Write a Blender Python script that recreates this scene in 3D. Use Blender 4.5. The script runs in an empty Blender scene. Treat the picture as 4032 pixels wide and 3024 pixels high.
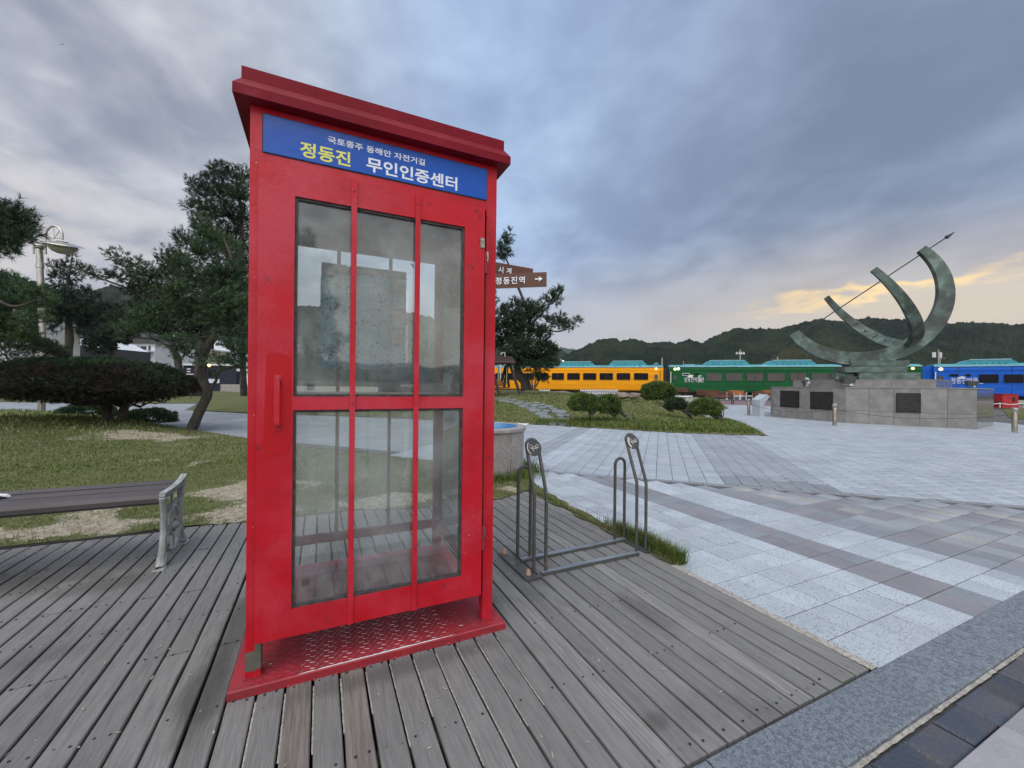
import bpy, bmesh, math, random
import numpy as np
from mathutils import Vector, Matrix, noise
from mathutils.geometry import delaunay_2d_cdt
random.seed(7); rng = np.random.default_rng(7)
SC = bpy.context.scene; COL = SC.collection
PI = math.pi

# ------------------------------------------------------------------ camera (measured from the photograph)
CF, CP, CR, CH, TH = 1611.06, -0.0054, 0.0113, 1.1, math.radians(25.05)
def rot2(p):
    c, s = math.cos(TH), math.sin(TH)
    return Vector((p[0]*c + p[1]*s, -p[0]*s + p[1]*c, p[2]))
_f = Vector((0, math.cos(CP), -math.sin(CP))); _r = Vector((1, 0, 0)); _u = _r.cross(_f)
_r2 = _r*math.cos(CR) + _u*math.sin(CR); _u2 = -_r*math.sin(CR) + _u*math.cos(CR)
FW, RT, UP = rot2(_f), rot2(_r2), rot2(_u2)
CAMP = Vector((0, 0, CH))
cd = bpy.data.cameras.new('camera'); cam = bpy.data.objects.new('camera', cd); COL.objects.link(cam)
cd.sensor_width = 36; cd.lens = CF/4032*36; cd.clip_start = .05; cd.clip_end = 9000
cam.matrix_world = Matrix(((RT.x, UP.x, -FW.x, 0), (RT.y, UP.y, -FW.y, 0), (RT.z, UP.z, -FW.z, CH), (0, 0, 0, 1)))
SC.camera = cam
def ray(x, y): return FW + RT*((x-2016)/CF) - UP*((y-1512)/CF)
def G(x, y, z=0.):                       # point of the photograph on the level z
    d = ray(x, y); return d*((z-CH)/d.z) + CAMP
F2 = rot2((0, 1, 0)); R2 = rot2((1, 0, 0))
def AT(x, y, D):                         # point of the photograph at distance D straight ahead
    d = ray(x, y); return d*(D/d.dot(F2)) + CAMP
def ONP(x, y, P, n):                     # point of the photograph on a vertical plane
    d = ray(x, y); return d*((P-CAMP).dot(n)/d.dot(n)) + CAMP

# ------------------------------------------------------------------ sky, sun, exposure
W = bpy.data.worlds.new('World'); SC.world = W; W.use_nodes = True
def N(nt, t, ins=None, **kw):
    n = nt.nodes.new(t)
    for k, v in kw.items(): setattr(n, k, v)
    for k, v in (ins or {}).items():
        s = n.inputs[k]
        if isinstance(v, bpy.types.NodeSocket): nt.links.new(v, s)
        elif isinstance(v, bpy.types.Node): nt.links.new(v.outputs[0], s)
        else:
            if s.type == 'RGBA' and len(v) == 3: v = (*v, 1)
            s.default_value = v
    return n
def M2(nt, op, a, b=0., c=None, clamp=False):
    n = nt.nodes.new('ShaderNodeMath'); n.operation = op; n.use_clamp = clamp
    for i, v in enumerate((a, b, c)):
        if v is None: continue
        if isinstance(v, (bpy.types.NodeSocket, bpy.types.Node)): nt.links.new(v if isinstance(v, bpy.types.NodeSocket) else v.outputs[0], n.inputs[i])
        else: n.inputs[i].default_value = v
    return n.outputs[0]
def MIX(nt, f, a, b, mode='MIX'):
    n = nt.nodes.new('ShaderNodeMix'); n.data_type = 'RGBA'; n.blend_type = mode
    for i, v in ((0, f), (6, a), (7, b)):
        if isinstance(v, (bpy.types.NodeSocket, bpy.types.Node)): nt.links.new(v if isinstance(v, bpy.types.NodeSocket) else v.outputs[0], n.inputs[i])
        elif i == 0: n.inputs[0].default_value = v
        else: n.inputs[i].default_value = (*v[:3], 1)
    return n.outputs[2]
def SS(nt, x, a, b):                     # smooth step from a to b
    n = nt.nodes.new('ShaderNodeMapRange'); n.interpolation_type = 'SMOOTHSTEP'; n.clamp = True
    nt.links.new(x, n.inputs[0]); n.inputs[1].default_value = a; n.inputs[2].default_value = b
    return n.outputs[0]
def lin(r, g, b):                        # sRGB 0..255 to linear
    f = lambda c: (c/255/12.92 if c/255 <= .04045 else ((c/255+.055)/1.055)**2.4)
    return (f(r), f(g), f(b))
SUN_EL, SUN_AZ = math.radians(58), math.radians(215)   # light comes mostly from high up behind the camera
def build_sky():
    nt = W.node_tree; nt.nodes.clear(); S = .1
    tc = N(nt, 'ShaderNodeTexCoord'); nrm = N(nt, 'ShaderNodeVectorMath', {0: tc.outputs['Generated']}, operation='NORMALIZE')
    def dot(v):
        n = N(nt, 'ShaderNodeVectorMath', {0: nrm.outputs[0], 1: v}, operation='DOT_PRODUCT'); return n.outputs['Value']
    xr, yf, z = dot(tuple(R2)), dot(tuple(F2)), dot((0, 0, 1))
    zz = M2(nt, 'MAXIMUM', z, 0.)
    den = M2(nt, 'ADD', zz, .17)
    px, py = M2(nt, 'DIVIDE', xr, den), M2(nt, 'DIVIDE', yf, den)
    def cloud(sx, sy, off, scale, detail, rough, dist, shear=0.):
        ax = M2(nt, 'ADD', M2(nt, 'MULTIPLY', px, sx), M2(nt, 'MULTIPLY', py, shear))
        c = N(nt, 'ShaderNodeCombineXYZ', {0: ax, 1: M2(nt, 'MULTIPLY', py, sy), 2: off})
        n = N(nt, 'ShaderNodeTexNoise', {'Vector': c.outputs[0], 'Scale': scale, 'Detail': detail, 'Roughness': rough, 'Distortion': dist})
        return n.outputs[0]
    c1 = cloud(1., .72, 3.1, .85, 5, .5, .5, .10)      # broad banks
    c2 = cloud(1., .78, 9.3, 2.3, 7, .52, .35, .10)       # streaks
    c3 = cloud(1., .95, 1.7, 5.5, 6, .52, .3, .10)
    b = M2(nt, 'ADD', M2(nt, 'MULTIPLY', c1, .42), M2(nt, 'ADD', M2(nt, 'MULTIPLY', c2, .40), M2(nt, 'MULTIPLY', c3, .18)))
    b = SS(nt, b, .37, .62)
    # dark slate bank to the right, pale broken cloud to the left, blue thin cloud overhead
    right = SS(nt, M2(nt, 'ADD', xr, M2(nt, 'MULTIPLY', z, -.15)), -.1, .5)
    left = SS(nt, M2(nt, 'MULTIPLY', xr, -1.), .05, .55)
    dark = MIX(nt, right, lin(126, 145, 177), lin(100, 113, 136)); dark = MIX(nt, left, dark, lin(122, 127, 142))
    lite = MIX(nt, right, lin(168, 190, 219), lin(133, 147, 172)); lite = MIX(nt, left, lite, lin(198, 201, 206))
    col = MIX(nt, b, dark, lite)
    # warm pale light low over the land, strongest to the right
    lw = M2(nt, 'SUBTRACT', 1., SS(nt, M2(nt, 'ADD', z, M2(nt, 'MULTIPLY', c2, -.14)), .04, .27))
    warm = MIX(nt, SS(nt, xr, -.1, .75), lin(162, 162, 169), lin(202, 184, 160))
    warm = MIX(nt, M2(nt, 'MULTIPLY', b, .5), warm, lin(178, 178, 182))
    col = MIX(nt, M2(nt, 'MULTIPLY', lw, .85), col, warm)
    # glowing yellow streak where the low sun lights the cloud edge
    t = M2(nt, 'SUBTRACT', z, M2(nt, 'ADD', M2(nt, 'MULTIPLY', xr, .13), .094))
    t = M2(nt, 'ADD', t, M2(nt, 'MULTIPLY', M2(nt, 'SUBTRACT', c3, .5), .10))
    band = M2(nt, 'SUBTRACT', 1., SS(nt, M2(nt, 'ABSOLUTE', t), .0, .021))
    band = M2(nt, 'MULTIPLY', band, M2(nt, 'MULTIPLY', SS(nt, xr, .45, .62), SS(nt, c2, .36, .56)))
    col = MIX(nt, M2(nt, 'MULTIPLY', band, .85), col, lin(255, 216, 138))
    below = M2(nt, 'MULTIPLY', SS(nt, M2(nt, 'MULTIPLY', t, -1.), -.01, .03), SS(nt, xr, .35, .75))
    col = MIX(nt, M2(nt, 'MULTIPLY', below, .55), col, lin(214, 196, 164))
    # small warm break low at the far left
    w3 = M2(nt, 'MULTIPLY', M2(nt, 'MULTIPLY', SS(nt, M2(nt, 'MULTIPLY', xr, -1.), .5, .8), SS(nt, c2, .5, .62)), M2(nt, 'SUBTRACT', 1., SS(nt, z, .25, .45)))
    col = MIX(nt, M2(nt, 'MULTIPLY', w3, .5), col, lin(200, 190, 182))
    # behind the camera the booth glass mirrors bright warm broken cloud low down
    rear = M2(nt, 'MULTIPLY', SS(nt, M2(nt, 'MULTIPLY', yf, -1.), .1, .8), M2(nt, 'SUBTRACT', 1., SS(nt, z, .15, .6)))
    col = MIX(nt, M2(nt, 'MULTIPLY', rear, M2(nt, 'MULTIPLY_ADD', c2, .9, .2)), col, (1.35, 1.26, 1.10))
    sc = N(nt, 'ShaderNodeVectorMath', {0: col}, operation='SCALE'); sc.inputs['Scale'].default_value = .70/S
    sky = N(nt, 'ShaderNodeTexSky'); sky.sky_type = 'NISHITA'; sky.sun_disc = False
    sky.sun_elevation = SUN_EL; sky.sun_rotation = SUN_AZ; sky.dust_density = 3
    fin = MIX(nt, .93, sky.outputs[0], sc.outputs[0])
    bg = N(nt, 'ShaderNodeBackground', {'Color': fin, 'Strength': S})
    out = N(nt, 'ShaderNodeOutputWorld'); nt.links.new(bg.outputs[0], out.inputs[0])
build_sky()
sd = bpy.data.lights.new('sun', 'SUN'); sd.energy = 1.5; sd.angle = math.radians(75); sd.color = (1, .965, .92)
sun = bpy.data.objects.new('sun', sd); COL.objects.link(sun)
_sv = Vector((math.sin(SUN_AZ)*math.cos(SUN_EL), math.cos(SUN_AZ)*math.cos(SUN_EL), math.sin(SUN_EL)))
sun.rotation_euler = _sv.to_track_quat('Z', 'Y').to_euler()
vs = SC.view_settings; vs.view_transform = 'Standard'; vs.look = 'None'; vs.exposure = 1.02; vs.gamma = 1; vs.use_curve_mapping = False
SC.cycles.max_bounces = 8; SC.cycles.transparent_max_bounces = 16; SC.cycles.caustics_reflective = False; SC.cycles.caustics_refractive = False
SC.cycles.use_denoising = True

STAINS_SHADE = [(-.36, 1.78, .10, .34, .75), (-.33, 2.25, .08, .4, .6), (.3, 1.62, .5, .07, .45), (-1.7, 3.15, .75, .30, .6), (-1.05, 2.95, .3, .16, .5), (1.45, 1.55, .10, .26, .45), (.1, .95, .05, .10, .5), (1.12, 2.25, .12, .34, .5), (1.02, 1.02, .06, .05, .5), (-1.9, 2.2, .5, .3, .35)]
# ------------------------------------------------------------------ materials
def mat(name, c1, c2=None, scale=4., rough=.6, bump=0., bscale=None, metal=0., stretch=(1, 1, 1), spec=.5, detail=6, lo=.35, hi=.65,
        coord='Object', rand=0., speck=None, emit=None, tint=False, dirt=None, bdist=.01, rrand=.0):
    m = bpy.data.materials.new(name); m.use_nodes = True; nt = m.node_tree; nt.nodes.clear()
    p = N(nt, 'ShaderNodeBsdfPrincipled', {'Roughness': rough, 'Metallic': metal, 'Specular IOR Level': spec})
    out = N(nt, 'ShaderNodeOutputMaterial'); nt.links.new(p.outputs[0], out.inputs[0])
    if coord == 'World':
        g = N(nt, 'ShaderNodeNewGeometry'); vec = g.outputs['Position']
    else:
        t = N(nt, 'ShaderNodeTexCoord'); vec = t.outputs['Object']
    oi = N(nt, 'ShaderNodeObjectInfo')
    off = N(nt, 'ShaderNodeVectorMath', {0: vec, 1: (0, 0, 0)}, operation='ADD')
    if coord != 'World':
        k = N(nt, 'ShaderNodeVectorMath', {0: (37., 91., 53.)}, operation='SCALE'); nt.links.new(oi.outputs['Random'], k.inputs['Scale'])
        nt.links.new(k.outputs[0], off.inputs[1])
    mp = N(nt, 'ShaderNodeMapping', {'Vector': off.outputs[0], 'Scale': stretch})
    ns = N(nt, 'ShaderNodeTexNoise', {'Vector': mp.outputs[0], 'Scale': scale, 'Detail': detail, 'Roughness': .62})
    col = MIX(nt, SS(nt, ns.outputs[0], lo, hi), c1, c2 or c1)
    if speck:
        sp = N(nt, 'ShaderNodeTexNoise', {'Vector': off.outputs[0], 'Scale': speck[1], 'Detail': 2, 'Roughness': .7})
        col = MIX(nt, SS(nt, sp.outputs[0], speck[2], speck[3]), col, speck[0])
    if dirt:
        g2 = N(nt, 'ShaderNodeNewGeometry')
        dn = N(nt, 'ShaderNodeTexNoise', {'Vector': g2.outputs['Position'], 'Scale': dirt[1], 'Detail': 7, 'Roughness': .65})
        col = MIX(nt, M2(nt, 'MULTIPLY', SS(nt, dn.outputs[0], dirt[2], dirt[3]), dirt[4]), col, dirt[0])
    if name in ('weathered_deck_wood', 'paler_deck_wood', 'browner_deck_wood'):      # damp stains, with contact shade painted in around booth and bench
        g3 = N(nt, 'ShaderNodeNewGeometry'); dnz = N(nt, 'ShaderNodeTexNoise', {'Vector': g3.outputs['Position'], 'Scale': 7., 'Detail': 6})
        for (sx, sy, rx, ry, k_) in STAINS_SHADE:
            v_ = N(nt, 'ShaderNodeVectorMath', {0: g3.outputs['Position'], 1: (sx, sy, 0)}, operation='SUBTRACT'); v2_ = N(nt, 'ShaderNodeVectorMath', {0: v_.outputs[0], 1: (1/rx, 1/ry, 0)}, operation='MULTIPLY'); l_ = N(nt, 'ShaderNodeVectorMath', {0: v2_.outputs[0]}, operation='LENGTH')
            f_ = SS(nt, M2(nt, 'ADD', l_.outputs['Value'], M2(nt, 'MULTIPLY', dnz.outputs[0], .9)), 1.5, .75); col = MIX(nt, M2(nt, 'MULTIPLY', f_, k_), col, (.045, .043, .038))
    if rand:
        hv = N(nt, 'ShaderNodeHueSaturation', {'Color': col})
        nt.links.new(M2(nt, 'MULTIPLY_ADD', oi.outputs['Random'], rand*2, 1-rand), hv.inputs['Value']); col = hv.outputs[0]
    if tint:
        at = N(nt, 'ShaderNodeAttribute', attribute_name='tint')
        hv = N(nt, 'ShaderNodeHueSaturation', {'Color': col}); nt.links.new(at.outputs['Fac'], hv.inputs['Value']); col = hv.outputs[0]
    nt.links.new(col, p.inputs['Base Color'])
    if bump:
        bn = N(nt, 'ShaderNodeTexNoise', {'Vector': mp.outputs[0], 'Scale': bscale or scale*4, 'Detail': 5, 'Roughness': .6})
        bp = N(nt, 'ShaderNodeBump', {'Height': bn.outputs[0], 'Strength': bump, 'Distance': bdist}); nt.links.new(bp.outputs[0], p.inputs['Normal'])
    if rrand:
        nt.links.new(M2(nt, 'MULTIPLY_ADD', ns.outputs[0], rrand, rough-rrand/2), p.inputs['Roughness'])
    if emit:
        p.inputs['Emission Color'].default_value = (*emit[0], 1); p.inputs['Emission Strength'].default_value = emit[1]
    return m
M = {}
M['red'] = mat('red_paint', (.50, .007, .018), (.42, .007, .017), 3, .34, .12, 60, spec=.32, dirt=((.52, .055, .085), 2.6, .42, .70, .65), speck=((.20, .015, .025), 30, .64, .74), rrand=.35)
M['red_fresh'] = mat('fresh_red_paint', (.46, .004, .010), (.42, .004, .010), 3, .28, .1, 60, spec=.4)
M['red_roof'] = mat('dull_roof_red', (.20, .006, .016), (.16, .006, .014), 3, .5, .12, 60, spec=.12, dirt=((.27, .035, .05), 5, .5, .75, .5), rrand=.3)
M['red_worn'] = mat('worn_red_paint', (.34, .016, .028), (.26, .016, .026), 7, .6, .15, 40, speck=((.35, .05, .06), 60, .62, .75), dirt=((.12, .03, .03), 6, .45, .7, .5), rrand=.3)
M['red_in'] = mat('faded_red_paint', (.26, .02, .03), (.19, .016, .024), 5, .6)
M['bare'] = mat('primer_patch', (.13, .125, .10), (.09, .09, .07), 12, .8, .2)
M['silver'] = mat('worn_steel', (.62, .62, .64), (.4, .4, .42), 20, .35, .1, metal=.8)
M['tread'] = mat('polished_tread', (.42, .36, .37), (.25, .14, .15), 25, .35, metal=.5)
M['blue_sign'] = mat('blue_sign_film', (.012, .095, .46), (.010, .08, .40), 2, .25, .25, 3, spec=.35, bdist=.02)
M['sign_white'] = mat('white_letter_film', (.75, .8, .86), None, rough=.4)
M['sign_yellow'] = mat('yellow_letter_film', (.72, .72, .14), None, rough=.4)
M['gasket'] = mat('rubber_gasket', (.03, .028, .03), (.07, .06, .06), 30, .8)
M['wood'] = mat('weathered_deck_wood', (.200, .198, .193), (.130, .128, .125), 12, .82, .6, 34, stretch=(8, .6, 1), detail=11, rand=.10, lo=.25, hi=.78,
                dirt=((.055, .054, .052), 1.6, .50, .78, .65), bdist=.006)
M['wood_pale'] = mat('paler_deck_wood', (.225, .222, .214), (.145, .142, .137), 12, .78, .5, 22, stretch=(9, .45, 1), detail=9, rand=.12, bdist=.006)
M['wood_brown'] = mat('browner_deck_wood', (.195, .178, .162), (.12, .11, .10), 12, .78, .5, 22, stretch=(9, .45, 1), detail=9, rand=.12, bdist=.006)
M['under'] = mat('dark_under_deck', (.02, .019, .018), (.035, .03, .026), 8, .9)
M['screw'] = mat('screw_head', (.30, .29, .27), (.12, .11, .1), 50, .5, metal=.4, coord='World')
M['hole'] = mat('screw_hole', (.02, .018, .016), None, rough=.9)
M['sand'] = mat('sandy_grit', (.40, .38, .34), (.25, .235, .205), 60, .9, .6, 150, detail=4)
M['gr_white'] = mat('pale_granite', (.42, .46, .50), (.36, .40, .44), 3, .55, .25, 90, rand=.10, speck=((.16, .18, .21), 120, .53, .66), dirt=((.25, .26, .265), 1.4, .48, .75, .6), bdist=.004, coord='Object')
M['gr_grey'] = mat('grey_granite', (.225, .243, .27), (.19, .206, .23), 3, .55, .25, 90, rand=.09, speck=((.08, .085, .1), 160, .58, .72), dirt=((.13, .13, .14), .9, .5, .75, .4), bdist=.004)
M['gr_purple'] = mat('purplish_granite', (.225, .225, .245), (.19, .19, .208), 3, .55, .25, 90, rand=.09, speck=((.1, .08, .1), 160, .58, .72), dirt=((.15, .14, .15), .9, .5, .75, .4), bdist=.004)
M['gr_beige'] = mat('beige_granite', (.315, .315, .30), (.26, .26, .25), 3, .6, .25, 90, rand=.09, speck=((.14, .13, .12), 160, .58, .72), bdist=.004)
M['gr_mid'] = mat('mid_grey_granite', (.29, .31, .335), (.25, .268, .292), 3, .55, .25, 90, rand=.07, speck=((.13, .14, .16), 140, .56, .70), dirt=((.18, .185, .19), .9, .5, .75, .45), bdist=.004)
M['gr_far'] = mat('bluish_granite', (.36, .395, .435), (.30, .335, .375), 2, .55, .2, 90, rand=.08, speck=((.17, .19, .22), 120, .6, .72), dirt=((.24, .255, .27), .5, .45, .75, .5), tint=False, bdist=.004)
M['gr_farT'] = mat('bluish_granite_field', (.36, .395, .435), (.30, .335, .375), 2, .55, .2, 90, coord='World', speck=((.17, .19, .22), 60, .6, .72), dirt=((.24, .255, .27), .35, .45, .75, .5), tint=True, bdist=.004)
M['kerb'] = mat('dark_granite_kerb', (.150, .172, .200), (.09, .105, .128), 60, .6, .5, 120, rand=.08, lo=.42, hi=.60, speck=((.28, .31, .34), 170, .56, .68), bdist=.006, stretch=(1, 1, 1))
M['dark_block'] = mat('slate_block', (.045, .058, .085), (.075, .072, .078), 5, .5, .6, 60, rand=.25, speck=((.14, .15, .17), 90, .66, .8), bdist=.008)
M['slab'] = mat('lilac_grey_slab', (.29, .28, .30), (.24, .235, .25), 5, .65, .3, 90, rand=.05, speck=((.42, .41, .42), 170, .62, .75))
M['asphalt'] = mat('pale_path_concrete', (.26, .285, .31), (.20, .22, .245), 1.3, .85, .3, 60, coord='World', speck=((.33, .35, .37), 40, .6, .75))
M['grout'] = mat('joint_sand', (.10, .098, .094), (.07, .07, .068), 20, .95, coord='World')
M['dirt'] = mat('sandy_soil', (.30, .26, .205), (.2, .175, .135), 9, .95, .5, 60, coord='World')
M['brick'] = mat('reddish_brick_paving', (.19, .115, .115), (.14, .085, .09), 4, .8, .3, coord='World', stretch=(1, 1, 1))
M['needle'] = mat('pine_needles', (.030, .062, .026), (.017, .040, .020), 1.2, .6, coord='World', tint=True, spec=.3)
M['needle_fresh'] = mat('fresh_pine_needles', (.060, .112, .042), (.034, .072, .034), 1.2, .6, coord='World', tint=True, spec=.3)  # brighter, fresher green needle colour of the nearer pines
M['needle_dark'] = mat('dark_pine_needles', (.014, .032, .018), (.009, .022, .013), 1.2, .7, coord='World', tint=True, spec=.2)
M['juniper'] = mat('juniper_green', (.040, .080, .034), (.026, .055, .028), 2, .7, coord='World', tint=True, spec=.2)
M['juniper_dead'] = mat('dead_juniper_twigs', (.056, .050, .042), (.034, .031, .027), 3, .85, coord='World', tint=True, spec=.1)
M['bush'] = mat('bright_bush_green', (.115, .175, .040), (.055, .098, .028), 3, .7, coord='World', tint=True, spec=.2)
M['olive'] = mat('dull_blue_green_leaves', (.032, .048, .036), (.020, .034, .027), 1, .8, coord='World', tint=True, spec=.15)
M['bark'] = mat('pine_bark', (.075, .062, .05), (.035, .03, .026), 14, .9, .9, 30, stretch=(1, 1, .35), bdist=.03)
M['bark_grey'] = mat('grey_bark', (.13, .115, .10), (.06, .052, .046), 14, .9, .7, 30, bdist=.02)
M['twig'] = mat('dark_twigs', (.035, .03, .026), None, rough=.9)
M['grass'] = mat('grass_blades', (.135, .170, .055), (.190, .200, .090), 1.6, .8, coord='World', tint=True, spec=.15)
M['grass_lush'] = mat('lush_grass_blades', (.10, .145, .034), (.14, .17, .05), 2, .8, coord='World', tint=True, spec=.15)
M['bench_wood'] = mat('brown_composite_plank', (.088, .075, .078), (.06, .052, .055), 4, .5, .15, 60, stretch=(.4, 6, 3), speck=((.16, .15, .15), 200, .66, .8))
M['cast'] = mat('pale_cast_iron', (.36, .385, .375), (.24, .255, .25), 12, .6, .5, 60, dirt=((.15, .15, .14), 30, .5, .75, .6))
M['black'] = mat('black_metal', (.015, .015, .016), (.025, .023, .022), 20, .45, spec=.4)
M['rack'] = mat('grey_green_rack_paint', (.060, .065, .062), (.078, .082, .078), 12, .45, .1, dirt=((.19, .14, .115), 18, .58, .66, .7))
M['rack_worn'] = mat('scratched_steel_rail', (.16, .175, .19), (.30, .33, .36), 9, .4, .1, metal=.5, stretch=(.3, 2, 2))
M['tan'] = mat('tan_cap', (.42, .27, .19), (.34, .21, .15), 30, .6)
M['rack_disc'] = mat('rack_disc_paint', (.045, .05, .05), (.06, .065, .065), 10, .45)
M['stick_white'] = mat('off_white_sticker', (.58, .56, .52), (.45, .43, .4), 30, .6)
M['pgranite'] = mat('pinkish_granite', (.36, .335, .32), (.28, .26, .25), 5, .5, .1, 90, rand=.06, speck=((.14, .12, .115), 75, .54, .64), dirt=((.20, .15, .12), 5, .5, .8, .4))
M['pool_blue'] = mat('blue_basin_paint', (.05, .17, .38), (.12, .26, .42), 6, .5)
M['white'] = mat('white_paint', (.72, .74, .76), (.62, .64, .66), 3, .6)
M['white_wall'] = mat('pale_render_wall', (.60, .63, .67), (.52, .55, .58), 1, .8)
M['cream'] = mat('cream_wall', (.50, .43, .34), (.42, .37, .3), 1, .8)
M['roof_dark'] = mat('dark_roof', (.05, .05, .055), None, rough=.7)
M['win_dark'] = mat('dark_window_glass', (.012, .014, .018), (.02, .022, .026), .7, .18, spec=.6)
M['win_frame'] = mat('dark_frame', (.02, .022, .028), None, rough=.5)
M['sign_brown'] = mat('brown_direction_sign', (.105, .036, .02), (.09, .03, .017), 6, .5)
M['steel'] = mat('brushed_steel', (.55, .54, .5), (.40, .38, .33), 12, .3, metal=.9, stretch=(3, 3, .3))
M['steel_brass'] = mat('tarnished_post_steel', (.50, .47, .40), (.30, .26, .2), 12, .3, metal=.9, stretch=(3, 3, .5))
M['lamp_glass'] = mat('yellowed_lamp_glass', (.50, .48, .36), (.38, .37, .28), 6, .35)
M['yellow'] = mat('yellow_train_paint', (.86, .37, .012), (.74, .30, .010), .8, .6, .05, stretch=(.25, .25, 2), dirt=((.40, .17, .02), 2.2, .55, .8, .55), spec=.1)
M['green'] = mat('green_train_paint', (.014, .105, .036), (.012, .085, .030), .8, .5, .05, stretch=(.25, .25, 2), dirt=((.02, .06, .03), 2.2, .5, .8, .5), spec=.1)
M['blue'] = mat('blue_train_paint', (.012, .12, .56), (.012, .095, .46), .8, .5, .05, stretch=(.25, .25, 2), dirt=((.02, .08, .32), 2.2, .55, .8, .5), spec=.15)
M['turq'] = mat('turquoise_roof_paint', (.035, .24, .30), (.05, .32, .38), 1.2, .5, .1, dirt=((.02, .12, .15), 3, .55, .8, .6))
M['turq_lite'] = mat('sun_bleached_roof_edge', (.28, .48, .55), (.18, .40, .48), 1.5, .5)
M['tr_win'] = mat('train_window_glass', (.005, .006, .009), (.01, .01, .014), .5, .35, spec=.15)
M['tr_win_g'] = mat('film_covered_window', (.085, .075, .072), (.07, .062, .06), .5, .25, spec=.5)
M['bogie'] = mat('grimy_underframe', (.012, .011, .011), (.03, .026, .022), 3, .9)
M['lamp_on'] = mat('lit_warm_lamp', (1, .8, .4), None, emit=((1, .66, .26), 1.15))
M['lamp_white'] = mat('white_lamp_globe', (.8, .82, .84), None, rough=.3, emit=((1, 1, 1), .25))
M['bronze'] = mat('green_bronze_patina', (.062, .092, .078), (.150, .215, .180), 2.6, .65, .4, 14, metal=.1, dirt=((.034, .040, .036), .9, .44, .60, .85), lo=.42, hi=.66, rrand=.2)
M['bronze_lite'] = mat('pale_green_patina', (.13, .19, .165), (.075, .10, .088), 3., .7, .5, 10, metal=.05, stretch=(1, 1, 2.2), lo=.38, hi=.62)
M['bronze_dark'] = mat('dark_bronze', (.032, .038, .034), (.06, .085, .07), 3, .6, .3, 14, metal=.3, lo=.45, hi=.8)
M['ped'] = mat('rough_grey_granite', (.255, .245, .235), (.19, .185, .18), 4, .6, .7, 30, rand=.07, speck=((.36, .35, .34), 55, .6, .74), dirt=((.16, .145, .13), 1.5, .5, .8, .5), bdist=.012)
M['ped_pol'] = mat('polished_granite', (.20, .195, .19), (.16, .155, .15), 4, .12, spec=.8)
M['plaque'] = mat('dark_bronze_plaque', (.016, .015, .015), (.03, .028, .027), 5, .35, .15, 60, metal=.3)
M['plaque_txt'] = mat('plaque_relief', (.04, .036, .035), None, rough=.5)
M['stone_info'] = mat('pale_info_stand', (.42, .47, .52), (.36, .41, .46), 5, .5)
M['slat'] = mat('orange_bench_slat', (.42, .17, .06), (.34, .13, .045), 6, .55)
M['slat_dk'] = mat('red_brown_bench_slat', (.15, .05, .03), (.11, .04, .025), 6, .55)
M['swing'] = mat('dark_stained_timber', (.045, .025, .022), (.065, .036, .03), 6, .7, stretch=(1, 1, .4))
M['rock'] = mat('brown_rock', (.16, .11, .085), (.22, .19, .16), 2.5, .9, .8, 6, bdist=.05)
M['rock_pale'] = mat('pale_rock', (.34, .33, .30), (.24, .23, .2), 2.5, .9, .8, 6, bdist=.05)
M['step'] = mat('stepping_stone', (.185, .205, .22), (.14, .155, .165), 4, .8, .4, 30, rand=.12)
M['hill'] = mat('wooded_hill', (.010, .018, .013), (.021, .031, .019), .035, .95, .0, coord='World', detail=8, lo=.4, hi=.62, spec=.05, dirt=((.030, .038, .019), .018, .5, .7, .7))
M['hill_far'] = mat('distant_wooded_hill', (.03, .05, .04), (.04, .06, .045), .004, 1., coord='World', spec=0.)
M['hill_grass'] = mat('bare_grassy_slope', (.040, .041, .021), (.027, .030, .016), .05, 1., coord='World', spec=0.)
M['red_box'] = mat('red_box_paint', (.42, .02, .03), (.3, .016, .025), 3, .5)
M['navy'] = mat('navy_banner', (.01, .014, .03), None, rough=.6)
M['paper'] = mat('white_paper', (.62, .64, .66), (.5, .52, .55), 4, .8)
M['map_head'] = mat('map_header', (.06, .10, .13), None, rough=.6)
M['map_red'] = mat('map_red_block', (.35, .07, .08), None, rough=.6)
M['map_pur'] = mat('map_purple_block', (.14, .08, .16), None, rough=.6)
M['map_pale'] = mat('map_pale_block', (.45, .43, .36), (.36, .36, .35), 60, .7)
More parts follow.
